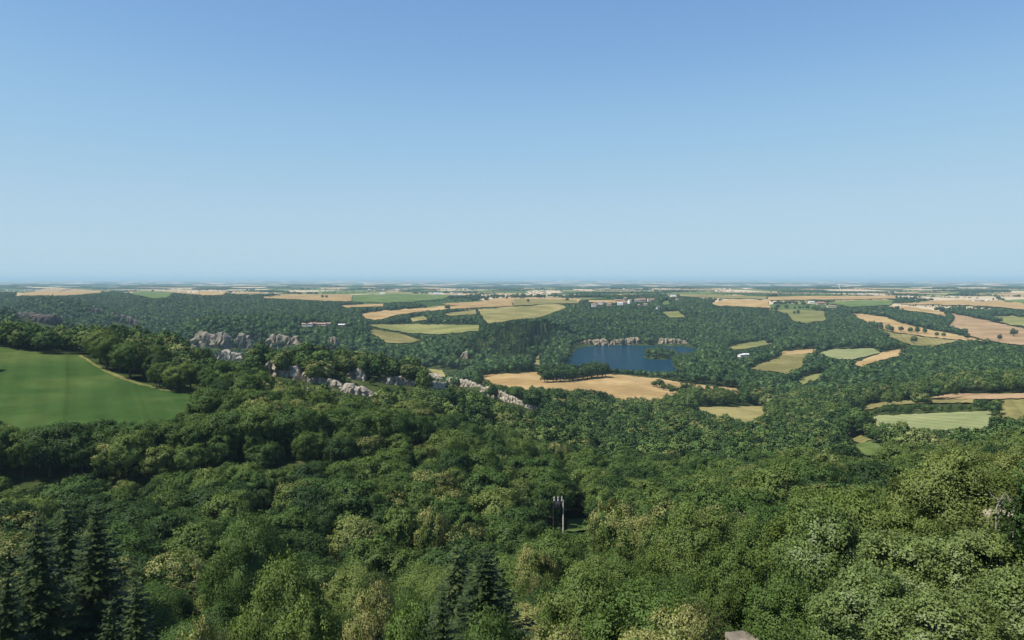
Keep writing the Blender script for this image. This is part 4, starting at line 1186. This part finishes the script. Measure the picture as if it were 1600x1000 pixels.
# ------------------------------------------------------------------ single trees
SP_NAME = {0: ("broadleaf_tree", "broadleaf tree"), 1: ("broadleaf_tree", "broadleaf tree"), 2: ("broadleaf_tree", "broadleaf tree"), 3: ("flowering_tree", "tree"), 4: ("pale_leaved_tree", "tree"), 'fir': ("conifer_tree", "conifer")}
def tone_word(t_, sp):
    if sp == 3: return "cream flowering" if t_ > 0.6 else "pale flecked"
    if sp == 4: return "silvery green"
    if sp == 'fir': return "dark" if t_ < 0.5 else "blue-green"
    return "dark green" if t_ < 0.25 else "deep green" if t_ < 0.42 else "mid green" if t_ < 0.58 else "olive green" if t_ < 0.78 else "yellow-green"
def size_word(h):
    return "low" if h < 8 else "small" if h < 10 else "mid-sized" if h < 11.5 else "large" if h < 13 else "tall"

SINGLE = []
def plant_tree(x, y, z, h, sp, tone, rot, wfac=1.0, group=None, lod=None, proto=None):
    d = math.hypot(x, y)
    nm, word = SP_NAME[sp]
    e = empty(nm, (x, y, z), rot)
    if sp == 'fir':
        cm, tm = PROTO[('fir', 0 if proto is None else proto)]
        s = h / CH
        sw = s * wfac
    else:
        if lod is None: lod = 0 if d < 125 else 1
        key = (lod, sp) if (lod, sp) in PROTO else (lod, 0)
        cm, tm = PROTO[key]
        s = h / TREE_H; sw = s * wfac
    if tm is None: tm = PROTO[(1, sp if sp != 4 else 0)][1]
    e.scale = (sw, sw, s)
    t_ = link(bpy.data.objects.new("trunk", tm), e)
    c_ = link(bpy.data.objects.new("crown", cm), e)
    c_["tone"] = float(tone)
    e["category"] = "tree"
    e["group"] = group or "trees of the near wood"
    px_, py_ = proj(x, y, z + h * 0.7)
    SINGLE.append([e, px_, py_, word, tone_word(tone, sp), size_word(h), group])
    return e

hero_grp = "trees of the near wood"
for i, (x, yt, Y, w, kd, tn) in enumerate(HEROES):
    X = (x - 800) / F * Y
    zg = float(Hxy(X, Y))
    zt = -Y * (yt - HOR) / F
    h = max(5.0, zt - zg)
    if kd == 'fir':
        zb = zg
        if h < 12: zb = zt - 12; h = 12
        if h > 27: h = 27; zb = zt - 27
        plant_tree(X, Y, min(zb, zg), zt - min(zb, zg), 'fir', tn, i * 1.3, w / 8.8, proto=i % 2)
    else:
        hh = max(h, w * 1.05)
        plant_tree(X, Y, min(zt - hh, zg), zt - min(zt - hh, zg), kd, tn, i * 0.9, (w / 8.4) / ((zt - min(zt - hh, zg)) / TREE_H))

# largest trees in view of the near wood
allx = np.concatenate([ZA.x, ZB.x]); ally = np.concatenate([ZA.y, ZB.y]); allz = np.concatenate([ZA.z, ZB.z]); allh = np.concatenate([ZA.h, ZB.h])
allt = np.concatenate([ZA.tone, ZB.tone]); alls = np.concatenate([ZA.sp, ZB.sp]); allr = np.concatenate([ZA.rot, ZB.rot])
tpx, tpy = proj(allx, ally, allz + allh * 0.8)
inview = (tpx > -5) & (tpx < 1605) & (tpy < 1000)
size = np.where(inview, allh / ally, 0)
dF = poly_dist(allx, ally, FIELD_WORLD[0])
edge = inview & (dF < 13) & (allh > 6) & (ally < 420)
edge_i = np.nonzero(edge)[0]
size[edge] = 0
edge_i = edge_i[:45]
near_i = np.argsort(-size)[: 296 - len(HEROES) - len(edge_i) - len(HEDGE)]
single = np.zeros(len(allx), bool); single[near_i] = True; single[edge_i] = True
for i in near_i:
    plant_tree(allx[i], ally[i], allz[i], allh[i], int(alls[i]), allt[i], allr[i], float(rng.uniform(1.0, 1.22)))
for i in edge_i:
    plant_tree(allx[i], ally[i], allz[i], allh[i] * 1.08, int(alls[i]) if alls[i] != 3 else 1, allt[i] * 0.8, allr[i], float(rng.uniform(1.0, 1.15)), group="trees edging the green field", lod=1)

for i, (x_, y_, z_, h_) in enumerate(HEDGE):
    plant_tree(x_, y_, z_, h_, i % 3, float(rng.uniform(0.1, 0.6)), i * 1.7, float(rng.uniform(0.95, 1.15)), group="trees edging the green field", lod=1)

# the lone trees along the curving wheat field and on the pastures
LONE = [(1367, 511, 9, "first, smallest tree of the line along the curving wheat field"), (1379, 513, 6, "slim bush-like tree second in the wheat field line"), (1386, 514, 9, "round tree third in the wheat field line"), (1394, 518.5, 9, "narrow tree fourth in the wheat field line"),
        (1408, 518.5, 12, "spreading tree midway along the curving wheat field"), (1423.5, 521, 13, "bigger of the twin trees below the wheat field"), (1433.5, 521.5, 14, "tree closing the twin pair below the wheat field"), (1445, 522, 12, "spreading tree just after the twin pair"),
        (1464, 526, 9, "small tree past the twin pair by the wheat field"), (1474, 527, 9, "narrow tree near the far end of the wheat field line"), (1428.5, 537, 13, "dark round tree alone on the dry pasture"), (1511, 531, 13, "broad tree at the low tip of the wheat field"),
        (1247, 491.5, 12, "lone tree on the olive pasture, larger of the pair"), (1241, 491.2, 9, "lone tree on the olive pasture, smaller of the pair"), (1584, 526, 16, "umbrella-like tree at the edge of the pinkish stubble field"), (1562, 532, 11, "bush-like tree below the pinkish stubble field"),
        (1444, 472.5, 16, "lone dark tree standing on the plateau skyline"), (1478, 493, 13, "small tree on the strip between tree belts"), (825, 472.6, 11, "lone tree at the end of the pale strip field"), (886.5, 471, 12, "dark tree on the pale strip nearest the village"), (504, 466, 12, "lone bush in the broad tan plateau field"), (510, 466, 11, "second bush in the broad tan plateau field"), (-22, 588, 9, "tree just outside the green field edge casting a shadow")]
for x, y, h, lb in LONE:
    X, Y = ground_hit([x], [y], 150.0); X, Y = float(X[0]), float(Y[0])
    if x < 0:
        Y = 325.0; X = (x - 800) / F * Y
    nm = "field_tree"
    e = empty(nm, (X, Y, float(Hxy(X, Y))), x * 0.7)
    cm, tm = PROTO[(2 if Y > 700 else 1, int(x) % 3)]
    s = h / TREE_H; e.scale = (s * 1.15, s * 1.15, s)
    link(bpy.data.objects.new("trunk", PROTO[(1, int(x) % 3)][1]), e)
    c_ = link(bpy.data.objects.new("crown", cm), e); c_["tone"] = 0.25
    tag(e, lb, "tree", "lone trees on the fields")

# labels that single every tree out: rows counted from the bottom edge, places counted from the left
def label_rows(items, rowsize, phrase):
    items = sorted(items, key=lambda s_: -s_[2])
    rows = [items[i:i + rowsize] for i in range(0, len(items), rowsize)]
    for ri, row in enumerate(rows):
        row.sort(key=lambda s_: s_[1])
        for ci, s_ in enumerate(row):
            s_[0]["label"] = phrase.format(tone=s_[4], size=s_[5], word=s_[3], c=ordinal(ci + 1), r=ordinal(ri + 1))
label_rows([s_ for s_ in SINGLE if s_[6] is None], 16, "{tone} {size} {word}, {c} from left in the {r} row from the bottom")
label_rows([s_ for s_ in SINGLE if s_[6]], 20, "{tone} {size} {word} edging the green field, {c} from left in its {r} row")

# the grove standing in the wheat field before the lake
gx0 = []
for i in range(30):
    f_ = i % 15 / 14.0
    x_ = 849 + 97 * f_ + rng.normal() * 1.0
    yb_ = np.interp(f_, [0, 0.4, 1], [598, 596, 589]) - (4.5 if i >= 15 else 0)
    X, Y = ground_hit([x_], [yb_], 400.0)
    gx0.append((float(X[0]), float(Y[0]), x_, yb_))
gx0.sort(key=lambda a_: (-a_[3] > -592, a_[2]))
for i, (X, Y, x_, yb_) in enumerate(gx0):
    e = empty("grove_tree", (X, Y, float(Hxy(X, Y))), i * 1.1)
    h_ = float(rng.uniform(10, 15)); s_ = h_ / TREE_H; e.scale = (s_ * 1.2, s_ * 1.2, s_)
    link(bpy.data.objects.new("trunk", PROTO[(1, i % 3)][1]), e)
    c_ = link(bpy.data.objects.new("crown", PROTO[(2, i % 3)][0]), e); c_["tone"] = float(rng.uniform(0.05, 0.4))
    tag(e, f"dark tree of the grove in the wheat field, {ordinal(i % 15 + 1)} from left in its {'front' if i < 15 else 'back'} row", "tree", "grove in the wheat field")

NOTCH = [(1022, 605), (1030, 607), (1037, 610), (1046, 611), (1052, 616), (1061, 615), (1070, 612), (1081, 611.5), (1093, 612), (1106, 612), (1118, 612.5)]
for i, (x_, yb_) in enumerate(NOTCH):
    X, Y = ground_hit([x_], [yb_], 400.0); X, Y = float(X[0]), float(Y[0])
    e = empty("hedge_tree", (X, Y, float(Hxy(X, Y))), i * 1.3)
    h_ = float(rng.uniform(6.0, 9.5)); s_ = h_ / TREE_H; e.scale = (s_ * 1.25, s_ * 1.25, s_)
    link(bpy.data.objects.new("trunk", PROTO[(1, i % 3)][1]), e)
    c_ = link(bpy.data.objects.new("crown", PROTO[(2, i % 3)][0]), e); c_["tone"] = float(rng.uniform(0.1, 0.45))
    tag(e, f"low round tree in the hedge cutting into the wheat field, {ordinal(i + 1)} from left", "tree", "hedge cutting into the wheat field")

# standing dead wood beside the big yellow-green tree
g = np.random.default_rng(4)
def dead_tree(x, y, Y, h, label, seed):
    g = np.random.default_rng(seed)
    X = (x - 800) / F * Y; zg = -Y * (y - HOR) / F
    V_, F_ = [], []
    def add(P, R):
        v, f = tube(P, R, 5); o_ = sum(len(a) for a in V_)
        V_.append(v); F_.extend([[i + o_ for i in q_] for q_ in f])
    add([(0, 0, -1.5), (0.05, 0, h * 0.35), (0.4, 0.1, h * 0.7), (0.7, 0.1, h)], [0.055, 0.045, 0.03, 0.01])
    for i in range(9):
        z0 = h * g.uniform(0.05, 0.8); a = g.uniform(0, 6.28); L = h * g.uniform(0.3, 0.6)
        add([(0.15, 0.05, z0), (0.15 + math.cos(a) * L * 0.5, math.sin(a) * L * 0.5, z0 + L * 0.3), (0.15 + math.cos(a) * L * 0.8, math.sin(a) * L * 0.8, z0 + L * 0.75)], [0.035, 0.022, 0.008])
    o = link(bpy.data.objects.new("dead_tree", mesh_from("dead_tree", np.concatenate(V_), F_, [M_DEAD], smooth=True)))
    o.location = (X, Y, zg)
    tag(o, label, "dead tree", "bare dead stems beside the big yellow-green tree")
dead_tree(1556, 806, 53, 1.6, "bare grey dead stem left of the grey boulder", 5)
dead_tree(1583, 806, 54, 1.5, "bare grey dead stem standing over the grey boulder", 6)

# ------------------------------------------------------------------ woodland that nobody could count (instanced)
def gn_group(name, objs):
    ng = bpy.data.node_groups.new(name, 'GeometryNodeTree')
    ng.interface.new_socket("Geometry", in_out='INPUT', socket_type='NodeSocketGeometry')
    ng.interface.new_socket("Geometry", in_out='OUTPUT', socket_type='NodeSocketGeometry')
    gi = ng.nodes.new("NodeGroupInput"); go = ng.nodes.new("NodeGroupOutput")
    iop = ng.nodes.new("GeometryNodeInstanceOnPoints")
    ng.links.new(gi.outputs[0], iop.inputs["Points"])
    if len(objs) == 1:
        oi = ng.nodes.new("GeometryNodeObjectInfo"); oi.inputs["Object"].default_value = objs[0]; oi.inputs["As Instance"].default_value = True
        ng.links.new(oi.outputs["Geometry"], iop.inputs["Instance"])
    else:
        jn = ng.nodes.new("GeometryNodeJoinGeometry")
        for o_ in objs:
            oi = ng.nodes.new("GeometryNodeObjectInfo"); oi.inputs["Object"].default_value = o_; oi.inputs["As Instance"].default_value = True
            ng.links.new(oi.outputs["Geometry"], jn.inputs[0])
        ng.links.new(jn.outputs[0], iop.inputs["Instance"])
        iop.inputs["Pick Instance"].default_value = True
        na = ng.nodes.new("GeometryNodeInputNamedAttribute"); na.data_type = 'INT'; na.inputs["Name"].default_value = "pick"
        ng.links.new(na.outputs["Attribute"], iop.inputs["Instance Index"])
    ns = ng.nodes.new("GeometryNodeInputNamedAttribute"); ns.data_type = 'FLOAT_VECTOR'; ns.inputs["Name"].default_value = "size"
    nr = ng.nodes.new("GeometryNodeInputNamedAttribute"); nr.data_type = 'FLOAT_VECTOR'; nr.inputs["Name"].default_value = "turn"
    ng.links.new(ns.outputs["Attribute"], iop.inputs["Scale"])
    e2r = ng.nodes.new("FunctionNodeEulerToRotation")
    ng.links.new(nr.outputs["Attribute"], e2r.inputs[0]); ng.links.new(e2r.outputs[0], iop.inputs["Rotation"])
    ng.links.new(iop.outputs[0], go.inputs[0])
    return ng

SRC = {}
def src(key):
    if key not in SRC:
        SRC[key] = bpy.data.objects.new("crown_shape", PROTO[key][0])
    return SRC[key]
NG = {}
def woodland(name, keys, x, y, z, h, tone, rot, base_h, label, wide=1.1):
    if len(x) == 0: return
    me = bpy.data.meshes.new(name)
    me.vertices.add(len(x))
    me.vertices.foreach_set("co", np.stack([x, y, z], 1).astype(np.float32).ravel())
    s = h / base_h
    sw = s * wide * np.clip(rng.lognormal(0, 0.16, len(x)), 0.7, 1.5)
    for an, tp, dat in (("size", 'FLOAT_VECTOR', np.stack([sw, sw, s], 1)), ("turn", 'FLOAT_VECTOR', np.stack([0 * rot, 0 * rot, rot], 1)), ("tone", 'FLOAT', tone), ("pick", 'INT', rng.integers(0, max(1, len(keys)), len(x)))):
        a_ = me.attributes.new(an, tp, 'POINT')
        a_.data.foreach_set("vector" if tp == 'FLOAT_VECTOR' else "value", np.ascontiguousarray(dat.ravel()).astype(np.int32 if tp == 'INT' else np.float32))
    o = link(bpy.data.objects.new(name, me))
    kk = tuple(keys)
    if kk not in NG: NG[kk] = gn_group("wood_" + name, [src(k_) for k_ in keys])
    md = o.modifiers.new("trees", 'NODES'); md.node_group = NG[kk]
    tag(o, label, None, None, "stuff")

rest = ~single
rd = np.hypot(allx, ally)
K1 = [(1, 0), (1, 1), (1, 2)] * 4 + [(1, 3)]
K2 = [(2, 0), (2, 1), (2, 2)] * 4 + [(2, 3)]
K3 = [(3, 0), (3, 1), (3, 2)]
def sub(m_, name, keys, label):
    woodland(name, keys, allx[m_], ally[m_], allz[m_], allh[m_], allt[m_], allr[m_], TREE_H, label)
K0 = [(0, 0), (0, 1), (0, 2)] * 4 + [(0, 3)]
sub(rest & (rd < 125), "close_woodland", K0, "tree crowns filling in just below the lookout")
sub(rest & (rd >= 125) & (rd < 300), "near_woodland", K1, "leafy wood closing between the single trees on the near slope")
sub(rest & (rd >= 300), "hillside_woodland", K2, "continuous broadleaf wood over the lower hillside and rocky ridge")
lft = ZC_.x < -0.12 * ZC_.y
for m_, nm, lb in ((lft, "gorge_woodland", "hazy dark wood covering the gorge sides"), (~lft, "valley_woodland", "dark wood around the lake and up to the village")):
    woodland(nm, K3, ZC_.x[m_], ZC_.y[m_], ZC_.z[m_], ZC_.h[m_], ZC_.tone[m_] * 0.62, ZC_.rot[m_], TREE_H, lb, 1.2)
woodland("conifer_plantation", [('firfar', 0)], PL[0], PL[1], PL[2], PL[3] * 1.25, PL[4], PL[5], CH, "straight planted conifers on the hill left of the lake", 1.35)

# woods and hedges of the plateau
xd, yd = jitter_grid(3000, 7200, 21, 0.70, 20)
wd = fbm(xd / 420, yd / 260, 91)
hedge = (np.abs(vnoise(xd / 340, yd / 230, 95)) < 0.035)
kp = (wd > 0.50) | hedge
wooded = (wd > 0.50)[kp]
xd, yd = xd[kp], yd[kp]
kw = wooded
ZD = make_zone(xd[kw], yd[kw], 8, 13, 64)
ZE = make_zone(xd[~kw], yd[~kw], 3.5, 6.5, 65)
woodland("plateau_hedges", K3, ZE.x, ZE.y, ZE.z, ZE.h, ZE.tone * 0.6, ZE.rot, TREE_H, "low hedges dividing the far plateau fields", 2.6)
woodland("plateau_woodland", K3, ZD.x, ZD.y, ZD.z, ZD.h, ZD.tone * 0.6, ZD.rot, TREE_H, "bands of dark woods and hedges across the plateau", 2.0)

# the plain beyond: low lumpy woods, one mass
def blob_field(n, r0, r1, seed):
    g = np.random.default_rng(seed)
    V_, F_ = [], []
    nu, nv = 9, 5
    for i in range(n):
        r = math.exp(g.uniform(math.log(r0), math.log(r1))); a = g.uniform(-0.66, 0.66)
        L = g.uniform(60, 300) * (r / 8000) ** 0.5; W = g.uniform(25, 110) * (r / 8000) ** 0.5; H_ = g.uniform(9, 15)
        cx_, cy_ = math.sin(a) * r, math.cos(a) * r
        rt = g.normal() * 0.5
        u = np.linspace(-1, 1, nu); v = np.linspace(-1, 1, nv)
        U, Vv = np.meshgrid(u, v, indexing='ij')
        hh = H_ * np.sqrt(np.clip(1 - np.abs(U) ** 5, 0, 1)) * np.sqrt(np.clip(1 - np.abs(Vv) ** 3, 0, 1)) * (1 + 0.3 * g.uniform(-1, 1, U.shape))
        lx = U * L * (1 + 0.12 * g.uniform(-1, 1, U.shape)); ly = Vv * W * (1 + 0.2 * g.uniform(-1, 1, U.shape))
        X_ = cx_ + lx * math.cos(rt) - ly * math.sin(rt); Y_ = cy_ + lx * math.sin(rt) + ly * math.cos(rt)
        o_ = i * nu * nv
        V_.append(np.stack([X_, Y_, Hxy(X_, Y_) - 1.0 + hh], -1).reshape(-1, 3))
        ii_, jj_ = np.meshgrid(np.arange(nu - 1), np.arange(nv - 1), indexing='ij')
        F_.append(np.stack([o_ + ii_ * nv + jj_, o_ + (ii_ + 1) * nv + jj_, o_ + (ii_ + 1) * nv + jj_ + 1, o_ + ii_ * nv + jj_ + 1], -1).reshape(-1, 4))
    return np.concatenate(V_), np.concatenate(F_)
V_, F_ = blob_field(620, 6500, 30000, 17)
M_FARWOOD = simple_mat("distant_foliage", (0.024, 0.04, 0.016), 0.95, (0.02, 0.5), 0.05)
o = link(bpy.data.objects.new("distant_woods", mesh_from("distant_woods", V_, F_, [M_FARWOOD], smooth=True)))
tag(o, "countless far woods and hedges fading to blue across the plain", None, None, "stuff")

# far farmsteads and hamlets: pale specks
g = np.random.default_rng(31)
V_, F_ = [], []
hams = [(math.exp(g.uniform(math.log(3600), math.log(19000))), g.uniform(-0.6, 0.62)) for _ in range(42)]
for r, a in hams:
    for _ in range(g.integers(2, 9)):
        x = math.sin(a) * r + g.normal() * 70; y = math.cos(a) * r + g.normal() * 45
        w, d, h = g.uniform(4, 8), g.uniform(4, 6), g.uniform(3, 5)
        s_ = min(1.6, max(1, r / 9000)); w *= s_; d *= s_
        z = float(Hxy(x, y)) - 0.5
        o_ = len(V_)
        V_ += [(x - w, y - d, z), (x + w, y - d, z), (x + w, y + d, z), (x - w, y + d, z), (x - w, y - d, z + h), (x + w, y - d, z + h), (x + w, y + d, z + h), (x - w, y + d, z + h), (x - w, y, z + h + 3), (x + w, y, z + h + 3)]
        F_ += [[o_ + i for i in f] for f in ([0, 1, 5, 4], [2, 3, 7, 6], [1, 2, 6, 9, 5], [3, 0, 4, 8, 7], [4, 5, 9, 8], [6, 7, 8, 9])]
M_FARHOUSE = simple_mat("distant_walls", (0.46, 0.40, 0.34), 0.9, (0.004, 0.25))
o = link(bpy.data.objects.new("distant_houses", mesh_from("distant_houses", V_, F_, [M_FARHOUSE])))
tag(o, "tiny pale farmsteads scattered over the far plain", None, None, "stuff")

# ------------------------------------------------------------------ haze
HZ = 45500.0
zlo = float(ZG.min()) - 8
hm = box_mesh("haze", -HZ, HZ, -HZ, HZ, zlo, 60.0, M_WHITE)
hm.materials.clear()
mh, nt, out = new_mat("haze_air")
pv = N(nt, "ShaderNodeVolumePrincipled")
pv.inputs["Color"].default_value = (0.53, 0.79, 0.93, 1)
pv.inputs["Density"].default_value = 6.5e-5
pv.inputs["Anisotropy"].default_value = 0.0
nt.links.new(pv.outputs[0], out.inputs["Volume"])
hm.materials.append(mh)
haze = link(bpy.data.objects.new("haze", hm))
tag(haze, "thin blue summer haze filling the air to the horizon", None, None, "stuff")
mh.cycles.homogeneous_volume = True
